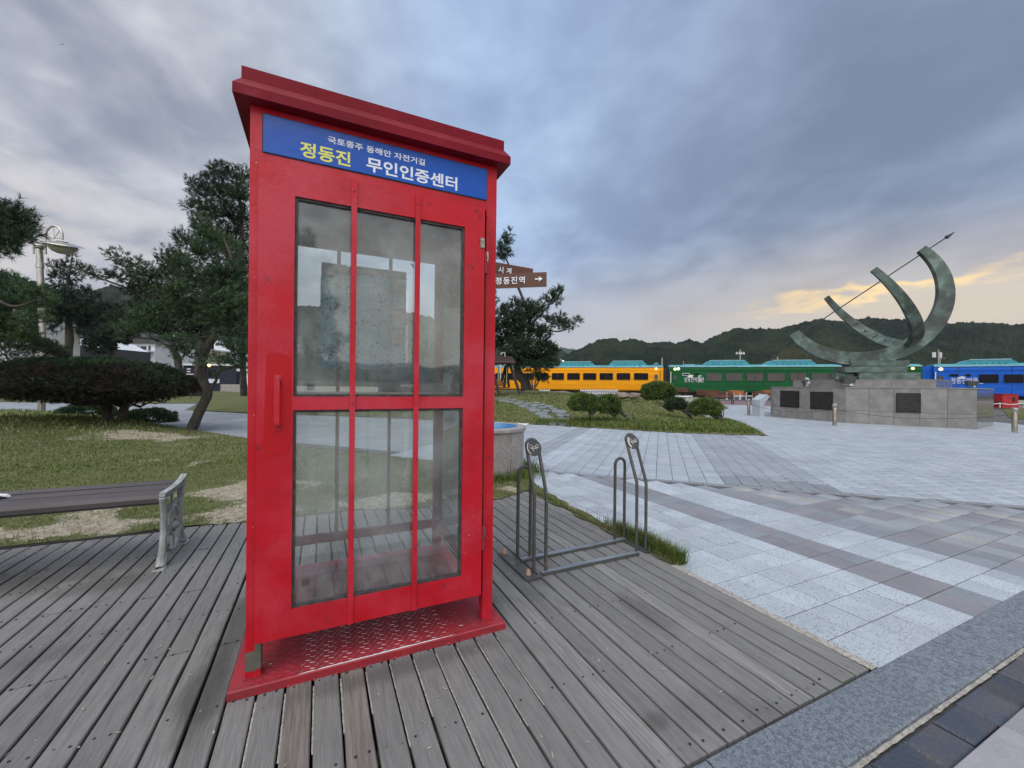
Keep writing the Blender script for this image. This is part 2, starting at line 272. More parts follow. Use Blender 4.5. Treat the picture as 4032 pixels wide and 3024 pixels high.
def map_material():
    m = bpy.data.materials.new('printed_map'); m.use_nodes = True; nt = m.node_tree; p = nt.nodes['Principled BSDF']; p.inputs['Roughness'].default_value = .55
    t = N(nt, 'ShaderNodeTexCoord')
    n1 = N(nt, 'ShaderNodeTexNoise', {'Vector': t.outputs['Object'], 'Scale': 7., 'Detail': 6}); n2 = N(nt, 'ShaderNodeTexNoise', {'Vector': t.outputs['Object'], 'Scale': 45., 'Detail': 5, 'Roughness': .7})
    sx = N(nt, 'ShaderNodeSeparateXYZ', {0: t.outputs['Object']})
    sea = SS(nt, M2(nt, 'ADD', sx.outputs[0], M2(nt, 'ADD', M2(nt, 'MULTIPLY', sx.outputs[2], .35), M2(nt, 'MULTIPLY', n1.outputs[0], .5))), .50, .60)
    c = MIX(nt, SS(nt, n1.outputs[0], .35, .65), (.30, .74, .95), (.62, .90, .98)); c = MIX(nt, SS(nt, n2.outputs[0], .52, .6), c, (.18, .50, .62))
    c = MIX(nt, sea, c, (.08, .50, .98))
    v = N(nt, 'ShaderNodeTexVoronoi', {'Vector': t.outputs['Object'], 'Scale': 26.}); c = MIX(nt, M2(nt, 'SUBTRACT', 1., SS(nt, v.outputs[0], .20, .27)), c, (.06, .08, .09))
    nt.links.new(c, p.inputs['Base Color']); tl = N(nt, 'ShaderNodeBsdfTranslucent', {'Color': c}); mx = N(nt, 'ShaderNodeMixShader', {0: .92, 1: p.outputs[0], 2: tl.outputs[0]}); nt.links.new(mx.outputs[0], nt.nodes['Material Output'].inputs[0]); return m
M['map'] = map_material()
def glass_material(name, tcol, dust, dscale, refl=1.6):
    m = bpy.data.materials.new(name); m.use_nodes = True; nt = m.node_tree; nt.nodes.clear()
    g = N(nt, 'ShaderNodeNewGeometry')
    n1 = N(nt, 'ShaderNodeTexNoise', {'Vector': g.outputs['Position'], 'Scale': dscale, 'Detail': 8, 'Roughness': .7})
    tr = N(nt, 'ShaderNodeBsdfTransparent', {'Color': tcol}); df = N(nt, 'ShaderNodeBsdfDiffuse', {'Color': (.80, .87, .87)})
    gl = N(nt, 'ShaderNodeBsdfGlossy', {'Color': (.95, .97, .97), 'Roughness': .03})
    f = M2(nt, 'MULTIPLY', SS(nt, n1.outputs[0], .25, .8), dust)
    a = N(nt, 'ShaderNodeMixShader', {0: f, 1: tr.outputs[0], 2: df.outputs[0]})
    fr = N(nt, 'ShaderNodeFresnel', {'IOR': 1.5}); ff = M2(nt, 'MULTIPLY', fr.outputs[0], refl, clamp=True)
    b = N(nt, 'ShaderNodeMixShader', {0: ff, 1: a.outputs[0], 2: gl.outputs[0]})
    o = N(nt, 'ShaderNodeOutputMaterial'); nt.links.new(b.outputs[0], o.inputs[0]); return m
M['glass'] = glass_material('dusty_glass', (.94, .97, .96), .21, 3.5, 1.6)
M['glass_back'] = glass_material('dusty_rear_glass', (.97, .985, .98), .06, 4.)

# ------------------------------------------------------------------ mesh helpers
class MB:
    def __init__(s): s.v = []; s.f = []; s.mi = []; s.cur = 0
    def add(s, vs, fs):
        b = len(s.v); s.v += [tuple(p) for p in vs]; s.f += [tuple(b+i for i in f) for f in fs]; s.mi += [s.cur]*len(fs); return s
    def box(s, x0, x1, y0, y1, z0, z1, bv=0.):
        if bv:
            b = bv; x0, x1, y0, y1, z0, z1 = min(x0, x1), max(x0, x1), min(y0, y1), max(y0, y1), min(z0, z1), max(z0, z1)
            # box with a bevelled top edge
            vs = [(x0, y0, z0), (x1, y0, z0), (x1, y1, z0), (x0, y1, z0), (x0, y0, z1-b), (x1, y0, z1-b), (x1, y1, z1-b), (x0, y1, z1-b),
                  (x0+b, y0+b, z1), (x1-b, y0+b, z1), (x1-b, y1-b, z1), (x0+b, y1-b, z1)]
            fs = [(3, 2, 1, 0)] + [(i, (i+1) % 4, 4+(i+1) % 4, 4+i) for i in range(4)] + [(4+i, 4+(i+1) % 4, 8+(i+1) % 4, 8+i) for i in range(4)] + [(8, 9, 10, 11)]
            return s.add(vs, fs)
        vs = [(x, y, z) for z in (z0, z1) for x, y in ((x0, y0), (x1, y0), (x1, y1), (x0, y1))]
        return s.add(vs, [(3, 2, 1, 0), (4, 5, 6, 7), (0, 1, 5, 4), (1, 2, 6, 5), (2, 3, 7, 6), (3, 0, 4, 7)])
    def bar(s, a, b, w, h, up=(0, 0, 1)):            # rectangular bar between two points
        a, b = Vector(a), Vector(b); d = (b-a).normalized(); u = Vector(up)
        if abs(d.dot(u)) > .99: u = Vector((1, 0, 0))
        sd_ = d.cross(u).normalized()*w/2; u2 = sd_.cross(d).normalized()*h/2
        vs = [p+q for p in (a, b) for q in (-sd_-u2, sd_-u2, sd_+u2, -sd_+u2)]
        return s.add(vs, [(3, 2, 1, 0), (4, 5, 6, 7), (0, 1, 5, 4), (1, 2, 6, 5), (2, 3, 7, 6), (3, 0, 4, 7)])
    def tube(s, pts, r, n=10, cap=True, flat=1.):
        pts = [Vector(p) for p in pts]; rs = r if isinstance(r, (list, tuple)) else [r]*len(pts)
        rings = []; prev = None
        for i, p in enumerate(pts):
            d = (pts[min(i+1, len(pts)-1)]-pts[max(i-1, 0)]).normalized()
            if prev is None:
                a = Vector((0, 0, 1)) if abs(d.z) < .9 else Vector((1, 0, 0)); x = d.cross(a).normalized()
            else:
                x = (prev-d*prev.dot(d)).normalized()
            prev = x; y = d.cross(x)
            rings.append([p+(x*math.cos(2*PI*k/n)+y*math.sin(2*PI*k/n)*flat)*rs[i] for k in range(n)])
        vs = [q for rg in rings for q in rg]; fs = []
        for i in range(len(pts)-1):
            for k in range(n): fs.append((i*n+k, i*n+(k+1) % n, (i+1)*n+(k+1) % n, (i+1)*n+k))
        if cap: fs += [tuple(range(n))[::-1], tuple((len(pts)-1)*n+k for k in range(n))]
        return s.add(vs, fs)
    def lathe(s, prof, c=(0, 0, 0), n=24, axis='z', cap=True):
        vs = []; fs = []
        for r, z in prof:
            for k in range(n):
                a = 2*PI*k/n; p = (r*math.cos(a), r*math.sin(a), z)
                if axis == 'y': p = (p[0], z, p[1])
                if axis == 'x': p = (z, p[0], p[1])
                vs.append((p[0]+c[0], p[1]+c[1], p[2]+c[2]))
        for i in range(len(prof)-1):
            for k in range(n): fs.append((i*n+k, i*n+(k+1) % n, (i+1)*n+(k+1) % n, (i+1)*n+k))
        if cap: fs += [tuple(range(n))[::-1], tuple((len(prof)-1)*n+k for k in range(n))]
        return s.add(vs, fs)
    def prism(s, poly, z0, z1, tf=None):
        n = len(poly); vs = [(x, y, z0) for x, y in poly]+[(x, y, z1) for x, y in poly]
        if tf: vs = [tf(p) for p in vs]
        return s.add(vs, [tuple(range(n))[::-1], tuple(range(n, 2*n))]+[(i, (i+1) % n, n+(i+1) % n, n+i) for i in range(n)])
    def build(s, name, m, parent=None, smooth=False, loc=None, fixn=False):
        me = bpy.data.meshes.new(name); me.from_pydata(s.v, [], s.f)
        ms = m if isinstance(m, list) else [m]
        for x in ms: me.materials.append(x)
        if len(ms) > 1: me.polygons.foreach_set('material_index', s.mi)
        if fixn:
            bm = bmesh.new(); bm.from_mesh(me); bmesh.ops.recalc_face_normals(bm, faces=bm.faces); bm.to_mesh(me); bm.free()
        if smooth:
            me.polygons.foreach_set('use_smooth', [True]*len(me.polygons))
            try: me.set_sharp_from_angle(angle=math.radians(40))
            except Exception: pass
        me.update()
        return link(name, me, parent, loc)
def link(name, me, parent=None, loc=None):
    o = bpy.data.objects.new(name, me); COL.objects.link(o)
    if parent: o.parent = parent
    if loc is not None: o.location = loc
    return o
def tag(o, label, cat, group=None, kind=None):
    o['label'] = label; o['category'] = cat
    if group: o['group'] = group
    if kind: o['kind'] = kind
    return o
def thing(name, label, cat, loc=(0, 0, 0), rz=0., group=None):
    o = bpy.data.objects.new(name, None); COL.objects.link(o); o.location = loc; o.rotation_euler = (0, 0, rz); o.empty_display_size = .1
    return tag(o, label, cat, group)
def structure(o, label=None):
    o['kind'] = 'structure'
    if label: o['label'] = label
    return o
def copy_tree(o, loc, rz, label):
    c = o.copy(); COL.objects.link(c); c.location = loc; c.rotation_euler = (0, 0, rz); c['label'] = label
    for ch in o.children:
        d = ch.copy(); COL.objects.link(d); d.parent = c
        for g in ch.children:
            e = g.copy(); COL.objects.link(e); e.parent = d
    return c
def text(name, body, size, m, parent, loc, rx=PI/2, rz=0., bold=0., ext=.0006, align='LEFT', sx=1., space=1., ry=0.):
    c = bpy.data.curves.new(name, 'FONT'); c.body = body; c.size = size; c.offset = bold; c.extrude = ext; c.align_x = align; c.space_character = space; c.resolution_u = 3
    t = bpy.data.objects.new(name+'_tmp', c); COL.objects.link(t)
    me = bpy.data.meshes.new_from_object(t.evaluated_get(bpy.context.evaluated_depsgraph_get())); bpy.data.objects.remove(t); bpy.data.curves.remove(c)
    me.materials.clear(); me.materials.append(m)
    o = link(name, me, parent, loc); o.rotation_euler = (rx, ry, rz); o.scale = (sx, 1, 1); me.name = name
    return o
def np_mesh(name, V, F, m, parent=None, tint=None, nper=3, kind=None):
    me = bpy.data.meshes.new(name); nv, nf = len(V), len(F)
    me.vertices.add(nv); me.vertices.foreach_set('co', V.astype(np.float32).ravel())
    me.loops.add(nf*nper); me.loops.foreach_set('vertex_index', F.astype(np.int32).ravel())
    me.polygons.add(nf); me.polygons.foreach_set('loop_start', np.arange(0, nf*nper, nper, dtype=np.int32))
    if tint is not None:
        a = me.attributes.new('tint', 'FLOAT', 'FACE'); a.data.foreach_set('value', tint.astype(np.float32))
    me.materials.append(m); me.update(calc_edges=True); me.validate()
    o = link(name, me, parent)
    if kind: o['kind'] = kind
    return o
# ------------------------------------------------------------------ ground sheets
def sheet(name, poly, z, m, parent=None):
    me = bpy.data.meshes.new(name); me.from_pydata([(x, y, z) for x, y in poly], [], [tuple(range(len(poly)))]); me.materials.append(m); me.update()
    bm = bmesh.new(); bm.from_mesh(me); bmesh.ops.recalc_face_normals(bm, faces=bm.faces)
    if bm.faces and sum(f.normal.z for f in bm.faces) < 0: bmesh.ops.reverse_faces(bm, faces=bm.faces)
    bmesh.ops.triangulate(bm, faces=bm.faces); bm.to_mesh(me); bm.free()
    return link(name, me, parent)
structure(sheet('ground', [(-4000, -4000), (4000, -4000), (4000, 4000), (-4000, 4000)], -.16, M['dirt']))

# deck of weathered boards -------------------------------------------------
DU0, DU1, DV0, DV1 = -2.72, 1.985, .864, 3.90
PITCH = .0905; GAP0 = -.192
deck = structure(MB().box(DU0, DU1+.02, DV0-.0, DV1-.03, -.15, -.115).build('deck', M['under']))
joists = [.91, 1.288, 1.683, 2.08, 2.375, 2.67, 3.0, 3.32, 3.62, 3.82]
mb = MB()
for v in joists: mb.box(DU0, DU1, v-.025, v+.025, -.113, -.026)
o = mb.build('joist', M['under'], deck); o['kind'] = 'stuff'
board_cache = {}
def board_mesh(w, L, mk, k):
    key = (round(w, 3), round(L, 2), mk, k)
    if key in board_cache: return board_cache[key]
    r = random.Random(hash(key) & 0xffff); n = max(3, int(L/.16)); vs = []; fs = []
    for i in range(n+1):
        y = L*i/n; a = r.uniform(-.0012, .0012); b = r.uniform(-.0012, .0012); zz = r.uniform(-.0007, .0007); e = .0035 if 0 < i < n else .005
        vs += [(a, y, -.024), (a, y, -.004), (a+.0035, y, zz if 0 < i < n else -.002), (w-b-.0035, y, zz if 0 < i < n else -.002), (w-b, y, -.004), (w-b, y, -.024)]
    for i in range(n):
        for j in range(5): fs.append((i*6+j, (i+1)*6+j, (i+1)*6+j+1, i*6+j+1))
    fs += [(0, 1, 2, 3, 4, 5), tuple(n*6+j for j in (5, 4, 3, 2, 1, 0))]
    me = bpy.data.meshes.new('board'); me.from_pydata(vs, [], fs); me.materials.append(M[mk]); me.update()
    board_cache[key] = me; return me
screws = MB(); holes = MB()
butts = {0: None}
rb = random.Random(3)
fixed = {-11: [2.68], -10: [2.68], -7: [2.68], -5: [2.68], -9: [2.08], -8: [2.08], -4: [2.08], -2: [2.08], 4: [], 13: []}
i0 = int((DU0-GAP0)/PITCH); i1 = 24
nb = 0
for i in range(i0, i1+1):
    u0 = GAP0+i*PITCH
    w = PITCH-.0092
    if i == 23: w = .083
    if i == 24: w = -GAP0-24*PITCH+1.979+.0
    if u0+.02 > DU1: break
    u1 = min(u0+w+.0035, DU1); w = u1-u0-.0035
    if w < .01: continue
    cuts = fixed.get(i, None)
    if cuts is None:
        cuts = []
        if rb.random() < .55: cuts = [rb.choice([2.08, 2.67, 3.32] if i < 8 else [2.375, 2.67, 3.0, 3.32])]
        if i > 8 and rb.random() < .6: cuts = [2.67]
    back = DV1-.02+rb.uniform(-.012, .012)-(.16 if 9 < i < 18 else 0)-(.10*max(0, (i-9))/15 if i > 9 and i < 10 else 0)
    vv = [DV0+.003+rb.uniform(0, .003)]+cuts+[back]
    for a, b in zip(vv[:-1], vv[1:]):
        mk = 'wood'
        if i in (1, 3) and a < 1: mk = 'wood_brown'
        if i in (19, 12): mk = 'wood_pale'
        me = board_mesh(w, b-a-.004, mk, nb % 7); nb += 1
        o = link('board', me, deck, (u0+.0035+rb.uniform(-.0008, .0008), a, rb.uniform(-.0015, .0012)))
    for v in joists:
        for q in (.25, .75):
            if rb.random() < .9:
                x = u0+.0035+w*q+rb.uniform(-.004, .004); y = v+rb.uniform(-.006, .006)
                if (rb.random() < .5 if u0 > 0 else rb.random() < .3): screws.lathe([(.0040, .0), (.0036, .0022)], (x, y, 0.), 8)
                else: holes.lathe([(.0045, .0), (.0042, .0019)], (x, y, 0.), 8)
o = screws.build('screw', M['screw'], deck); o['kind'] = 'stuff'
o = holes.build('screw_hole', M['hole'], deck); o['kind'] = 'stuff'
# sandy grit packed in the gaps in front of the booth
for k in range(0, 11):
    u = GAP0+k*PITCH; r = random.Random(k); a = .95+r.uniform(0, .5); b = 1.66
    if k in (1, 2, 3, 4): a = 1.45-r.uniform(0, .1)
    n = 22; vs = []; fs = []
    for i in range(n+1):
        y = a+(b-a)*i/n; ww = .0030*(.6+.5*r.random()); vs += [(u+.0018-ww+.0004*r.random(), y, -.0035), (u+.0018+ww, y, -.0035)]
    for i in range(n): fs.append((2*i, 2*i+1, 2*i+3, 2*i+2))
    MB().add(vs, fs).build('gap_sand', M['sand'], deck)

# kerb of dark granite, slate blocks and lilac slabs in the corner ----------
kerb = structure(MB().box(-.8, 9., .46, .8625, -.15, -.03).build('kerb', M['grout']))
for k, (a, b) in enumerate([(-.8, .098), (.102, 1.048), (1.052, 2.002), (2.006, 2.955), (2.96, 3.905), (3.91, 4.9), (4.905, 5.9), (5.905, 6.9)]):
    MB().box(a, b, .672, .858, -.03, 0.0015*((k*7) % 3), bv=.006).build('kerb_stone', M['kerb'], kerb)
rb = random.Random(12)
for k in range(-3, 24):
    a = 1.495+.19*k
    MB().box(a+.004, a+.186, .548+rb.uniform(-.002, .002), .653+rb.uniform(-.004, .004), -.05, -.008+rb.uniform(-.003, .002), bv=.008).build('slate_block', M['dark_block'], kerb)
vs = []; fs = []; n = 160
for i in range(n+1):
    x = .9+4.*i/n; vs += [(x, .6625-.004*rb.random(), -.018), (x, .672+.001*rb.random(), -.012-.006*rb.random())]
for i in range(n): fs.append((2*i, 2*i+1, 2*i+3, 2*i+2))
o = MB().add(vs, fs).build('kerb_sand', M['sand'], kerb)
mb = MB()
slabs = structure(MB().box(-3, 9., -4.8, .545, -.15, -.03).build('footpath', M['grout']))
for k in range(-8, 13):
    for j in range(16):
        a = 1.69+.38*k+(.19 if j % 2 else 0); b1 = .542-.32*j
        MB().box(a+.002, a+.378, b1-.317, b1, -.05, -.006, bv=.003).build('paving_slab', M['slab'], slabs)

# granite plaza ----------------------------------------------------------------
PB = 5.22                                   # the border between the two fields, as (u+v)/sqrt2
def QS(u, v): return (u-v)/2**.5, (u+v)/2**.5
def border(q): return PB+.03*max(0, q+1)+.035*max(0, q-.5)
plaza_poly = [(2.008, .861), (60, .861), (60, 70), (-60, 70), (-60, 30), (-20, 28), (-9.5, 21.5), (-7.0, 16.0), (-3.45, 12.2), (-1.45, 9.4), (.6, 7.3), (1.5, 6.2), (2.008, 5.2)]
plaza = structure(sheet('plaza', plaza_poly, -.012, M['grout']))
LAWN_A = [(1.6, 15.5), (4.725, 11.30), (5.45, 10.45), (5.88, 10.15), (6.33, 9.48), (7.10, 8.46), (7.83, 7.46), (8.6, 6.80), (9.55, 6.20), (10.3, 6.9), (11.04, 7.66), (12.39, 9.1),
          (13.0, 10.6), (14.0, 12.2), (15.2, 13.0), (16.6, 13.6), (20.4, 15.4), (25.4, 19.7), (29, 26), (31, 33), (30, 42), (14, 46), (2, 42), (-4.0, 30), (-1.5, 21)]
def inpoly(x, y, P):
    c = False; j = len(P)-1
    for i in range(len(P)):
        if (P[i][1] > y) != (P[j][1] > y) and x < (P[j][0]-P[i][0])*(y-P[i][1])/(P[j][1]-P[i][1])+P[i][0]: c = not c
        j = i
    return c
tile_cache = {}
def tile_mesh(w, h, mk):
    key = (round(w, 3), round(h, 3), mk)
    if key not in tile_cache:
        b = MB().box(0, w, 0, h, -.03, 0, bv=.0022); me = bpy.data.meshes.new('paving_tile'); me.from_pydata(b.v, [], b.f); me.materials.append(M[mk]); me.update(); tile_cache[key] = me
    return tile_cache[key]
rt = random.Random(5); cand = []
TU, TV = .1772, .1875
for i in range(0, 40):
    for j in range(0, 40):
        u, v = 2.012+.010+i*TU, .864-.011+j*TV
        if i == 0: pass
        c = (u+TU/2, v+TV/2); q, s = QS(*c)
        if s > border(q)-.1-.06: continue
        if u < 2.88-.02: mk = 'gr_white'
        elif u < 3.22-.02: mk = 'gr_grey' if rt.random() < .5 else 'gr_purple'
        elif u < 3.76-.02: mk = 'gr_white'
        elif u < 4.13-.02: mk = rt.choice(['gr_grey', 'gr_purple', 'gr_grey'])
        elif u < 4.5: mk = rt.choice(['gr_beige', 'gr_mid', 'gr_mid', 'gr_purple'])
        else: mk = rt.choice(['gr_grey', 'gr_mid', 'gr_purple', 'gr_mid', 'gr_grey', 'gr_beige', 'gr_mid'])
        cand.append((u, v, TU, TV, 0., mk))
near = sorted(cand, key=lambda t: t[0]**2+t[1]**2)
border_tiles = []
k = 0
q = -2.4
while q < 5.2:                              # the narrow grey course along the border
    border_tiles.append(q); q += .36
for q in border_tiles:
    s0 = border(q)-.09; s1 = border(q+.355)-.09; s = min(s0, s1)
    u, v = (s+q)/2**.5, (s-q)/2**.5
    o = link('border_stone', tile_mesh(.352, .085, 'gr_grey'), plaza, (u, v, rt.uniform(-.001, .001))); o.rotation_euler = (0, 0, -PI/4)
far = []
TS = .188
for i in range(-22, 60):
    for j in range(0, 140):
        s = 5.24+j*TS; q = i*TS+.15
        if q > 1.5 and i % 1 == 0: pass
        off = (TS/2 if i % 2 else 0.)
        s += off-TS/2
        if s < border(q+TS/2)+.003:
            if s+TS < border(q+TS/2)+.04: continue
            s_lo = border(q+TS/2)+.003
        else: s_lo = s
        h = s+TS-s_lo
        if h < .03: continue
        u, v = (s_lo+q)/2**.5, (s_lo-q)/2**.5
        cu_, cv_ = u+.1, v
        if cv_ < .9 or (cu_ < 2.0 and cv_ < 4.6) or cu_ < .6: continue
        if inpoly(cu_, cv_, LAWN_A): continue
        qq = q+TS/2
        b = 1.
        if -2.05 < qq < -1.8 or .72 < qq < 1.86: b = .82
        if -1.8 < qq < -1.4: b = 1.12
        far.append((u, v, TS, h, -PI/4, b))
far.sort(key=lambda t: t[0]**2+t[1]**2)
n_near = min(len(near), 230)
for (u, v, w, h, r_, mk) in near[:n_near]:
    link('paving_tile', tile_mesh(w-.0052, h-.0052, mk), plaza, (u+.0026, v+.0026, rt.uniform(-.0012, .0012)))
def tile_stuff(name, tiles, colours):
    V = []; F = []; T = []; base = np.array([(0, 0, -.02), (1, 0, -.02), (1, 1, -.02), (0, 1, -.02), (0, 0, -.002), (1, 0, -.002), (1, 1, -.002), (0, 1, -.002), (0, 0, 0), (1, 0, 0), (1, 1, 0), (0, 1, 0)], float)
    fc = np.array([(i, (i+1) % 4, 4+(i+1) % 4, 4+i) for i in range(4)]+[(4+i, 4+(i+1) % 4, 8+(i+1) % 4, 8+i) for i in range(4)]+[(8, 9, 10, 11)])
    for n_, (u, v, w, h, r_, b) in enumerate(tiles):
        p = base.copy(); p[:, 0] *= w-.006; p[:, 1] *= h-.006
        tp = p[8:]; tp[:, 0] += np.array([.003, -.003, -.003, .003]); tp[:, 1] += np.array([.003, .003, -.003, -.003])
        c, s_ = math.cos(r_), math.sin(r_); x = p[:, 0]*c-p[:, 1]*s_+u; y = p[:, 0]*s_+p[:, 1]*c+v; z = p[:, 2]+rt.uniform(-.001, .001)
        V.append(np.stack([x, y, z], 1)); F.append(fc+12*n_); T += [b*rt.uniform(.93, 1.06)]*9
    return np_mesh(name, np.concatenate(V), np.concatenate(F), colours, plaza, np.array(T), 4, 'stuff')
rest_near = [t for t in near[n_near:]]
for mk in set(t[5] for t in rest_near):
    tile_stuff('paving_tiles_'+mk.split('_')[1] if False else 'paving_field', [(a, b, c, d, e, 1.) for a, b, c, d, e, m_ in rest_near if m_ == mk], M[mk])
n_far = 300-n_near
for (u, v, w, h, r_, b) in far[:n_far]:
    o = link('paving_tile', tile_mesh(w-.0055, round(h, 2)-.0055, 'gr_far' if b > .9 else 'gr_grey'), plaza, (u, v, rt.uniform(-.0012, .0012))); o.rotation_euler = (0, 0, r_)
tile_stuff('paving_field', far[n_far:], M['gr_farT'])
# sand and moss line between deck and paving
vs = []; fs = []; n = 120
for i in range(n+1):
    y = .862+4.4*i/n; vs += [(DU1+.002, y, -.006), (2.020+.005*rt.random()+(.0 if y < 1.9 else .02*math.sin(y*7)+.015), y, -.001)]
for i in range(n): fs.append((2*i, 2*i+1, 2*i+3, 2*i+2))
o = MB().add(vs, fs).build('deck_edge_sand', M['sand']); structure(o)

# pale concrete path winding behind the booth -----------------------------------
PATH = [(2.2, 5.9), (1.4, 6.6), (.4, 7.8), (-1.45, 9.7), (-3.3, 12.6), (-6.6, 18.5), (-9.8, 21.3), (-20, 26), (-20, 33), (-9.5, 27), (-5.9, 26.6), (-4.9, 20.3), (-2.4, 17.5), (-.2, 15.9), (1.8, 14.2), (4.2, 11.6), (3.2, 8.0)]
path = structure(sheet('path', PATH, -.004, M['asphalt']))
# reddish brick strip in front of the train, far right
structure(sheet('brick_walk', [(16.8, 13.9), (25.6, 19.9), (30, 26), (60, 10), (55, 2), (42, 11.2), (26.5, 9.5), (24, 12.2), (20.7, 15.2)], -.003, M['brick']))

# ------------------------------------------------------------------ lawns with real blades
def densify(P, step, jit, r):
    out = []
    for i in range(len(P)):
        a, b = Vector(P[i]), Vector(P[(i+1) % len(P)]); L = (b-a).length; n = max(1, int(L/step)); nrm = Vector((-(b-a).y, (b-a).x)).normalized()
        st = step if a.length < 14 or b.length < 14 else step*3; n = max(1, int(L/st))
        for k in range(n): out.append(a.lerp(b, k/n)+nrm*r.uniform(-jit, jit))
    return out
def segdist(x, y, P):
    d = 1e9
    for i in range(len(P)):
        ax, ay = P[i]; bx, by = P[(i+1) % len(P)]; dx, dy = bx-ax, by-ay; t = max(0, min(1, ((x-ax)*dx+(y-ay)*dy)/(dx*dx+dy*dy)))
        e = (x-ax-dx*t)**2+(y-ay-dy*t)**2; d = min(d, e)
    return math.sqrt(d)
def dirtv(x, y, kind):
    n = noise.fractal(Vector((x*.9, y*.9, kind*7.)), .9, 2.1, 5)
    return n
def lawn(name, P, hfun, dfun, step0, label=None, seed=1):
    r = random.Random(seed); B = densify(P, .12, .025, r); pts = list(B); edges = [(i, (i+1) % len(B)) for i in range(len(B))]
    xs = [p[0] for p in P]; ys = [p[1] for p in P]
    y = min(ys)
    while y < max(ys):
        D = max(step0, .035*max(1, abs(y)))
        x = min(xs)
        while x < max(xs):
            st = max(D, .03*math.hypot(x, y))
            px_, py_ = x+r.uniform(-.3, .3)*st, y+r.uniform(-.3, .3)*D
            if inpoly(px_, py_, P) and segdist(px_, py_, P) > .06: pts.append(Vector((px_, py_)))
            x += st
        y += D
    vo, eo, fo, *_ = delaunay_2d_cdt([Vector((p[0], p[1])) for p in pts], edges, [], 1, 1e-6)
    co = [(p.x, p.y, hfun(p.x, p.y, segdist(p.x, p.y, P))) for p in vo]
    me = bpy.data.meshes.new(name); me.from_pydata(co, [], [tuple(f) for f in fo])
    at = me.attributes.new('dirt', 'FLOAT', 'POINT'); at.data.foreach_set('value', np.array([dfun(p.x, p.y) for p in vo], dtype=np.float32))
    me.materials.append(M['lawn']); me.polygons.foreach_set('use_smooth', [True]*len(me.polygons)); me.update()
    bm = bmesh.new(); bm.from_mesh(me); bmesh.ops.recalc_face_normals(bm, faces=bm.faces)
    if sum(f.normal.z for f in bm.faces) < 0: bmesh.ops.reverse_faces(bm, faces=bm.faces)
    bm.to_mesh(me); bm.free()
    return structure(link(name, me))
def lawn_material():
    m = bpy.data.materials.new('lawn_turf'); m.use_nodes = True; nt = m.node_tree; p = nt.nodes['Principled BSDF']; p.inputs['Roughness'].default_value = .95; p.inputs['Specular IOR Level'].default_value = .1
    g = N(nt, 'ShaderNodeNewGeometry'); a = N(nt, 'ShaderNodeAttribute', attribute_name='dirt')
    n1 = N(nt, 'ShaderNodeTexNoise', {'Vector': g.outputs['Position'], 'Scale': 1.1, 'Detail': 8, 'Roughness': .65}); n2 = N(nt, 'ShaderNodeTexNoise', {'Vector': g.outputs['Position'], 'Scale': 22., 'Detail': 6, 'Roughness': .7})
    gr = MIX(nt, SS(nt, n1.outputs[0], .35, .65), (.095, .110, .042), (.155, .158, .072)); gr = MIX(nt, SS(nt, n2.outputs[0], .4, .7), gr, (.075, .082, .036))
    so = MIX(nt, SS(nt, n2.outputs[0], .35, .68), (.24, .20, .15), (.42, .38, .30))
    f = SS(nt, M2(nt, 'ADD', a.outputs['Fac'], M2(nt, 'MULTIPLY', M2(nt, 'SUBTRACT', n2.outputs[0], .5), .9)), .45, .62)
    nt.links.new(MIX(nt, f, gr, so), p.inputs['Base Color'])
    b = N(nt, 'ShaderNodeBump', {'Height': n2.outputs[0], 'Strength': .8, 'Distance': .03}); nt.links.new(b.outputs[0], p.inputs['Normal']); return m
M['lawn'] = lawn_material()
def sstep(x, a, b): t = max(0, min(1, (x-a)/(b-a))); return t*t*(3-2*t)
LAWN_C = [(-2.9, 3.84), (-1.9, 3.86), (-1.0, 3.86), (-.45, 3.83), (.3, 3.82), (.7, 3.68), (1.45, 3.64), (1.75, 3.70), (1.97, 3.84), (1.985, 2.9), (1.985, 1.88), (2.04, 1.86), (2.10, 2.1), (2.08, 2.6), (2.12, 3.3), (2.18, 3.9), (2.28, 4.35),
          (2.2, 4.9), (1.7, 5.6), (.9, 6.6), (-.2, 7.9), (-1.5, 9.9), (-3.4, 12.8), (-6.7, 18.6), (-9.8, 21.4), (-16, 24.5), (-26, 27), (-26, 8), (-12, 2)]
def hC(x, y, d):
    b = .26*math.exp(-((x+6.5)**2/22+(y-12.2)**2/11)) + .20*sstep(-x, 5, 11)*sstep(y, 5, 10)*(1-sstep(y, 14, 20))
    e = sstep(d, 0, 1.2)
    if x > 1.9: return .004+.02*min(1, d/.1)
    return .004+.022*min(1, d/.15)+b*e+.012*noise.noise(Vector((x*1.3, y*1.3, 0)))*e
def dC(x, y):
    n = .5*noise.fractal(Vector((x*1.1, y*1.1, 5.)), .8, 2.1, 4)
    d = .06+n*1.5+.30*noise.noise(Vector((x*5., y*5., 1.)))
    d += .75*math.exp(-((y-4.0+.05*x)**2)/.035)*(1 if x < 1.9 else 0)            # bare along the deck
    d += .30*math.exp(-((x+1.9)**2/1.3+(y-4.7)**2/.35))+.42*math.exp(-((x+.65)**2/.18+(y-5.0)**2/.9))
    d += .60*math.exp(-((x+3.2)**2/3.2+(y-9.9)**2/.5))                            # under the clipped tree
    return max(0, min(1, d))
lawn_near = lawn('lawn', LAWN_C, hC, dC, .16, seed=2)
def hA(x, y, d):
    return .004+.025*min(1, d/.2)+.92*(1-math.exp(-d/8.5))*(1-.75*sstep(x-.55*y, 1.5, 7.))+.03*noise.noise(Vector((x*.5, y*.5, 3)))*min(1, d)
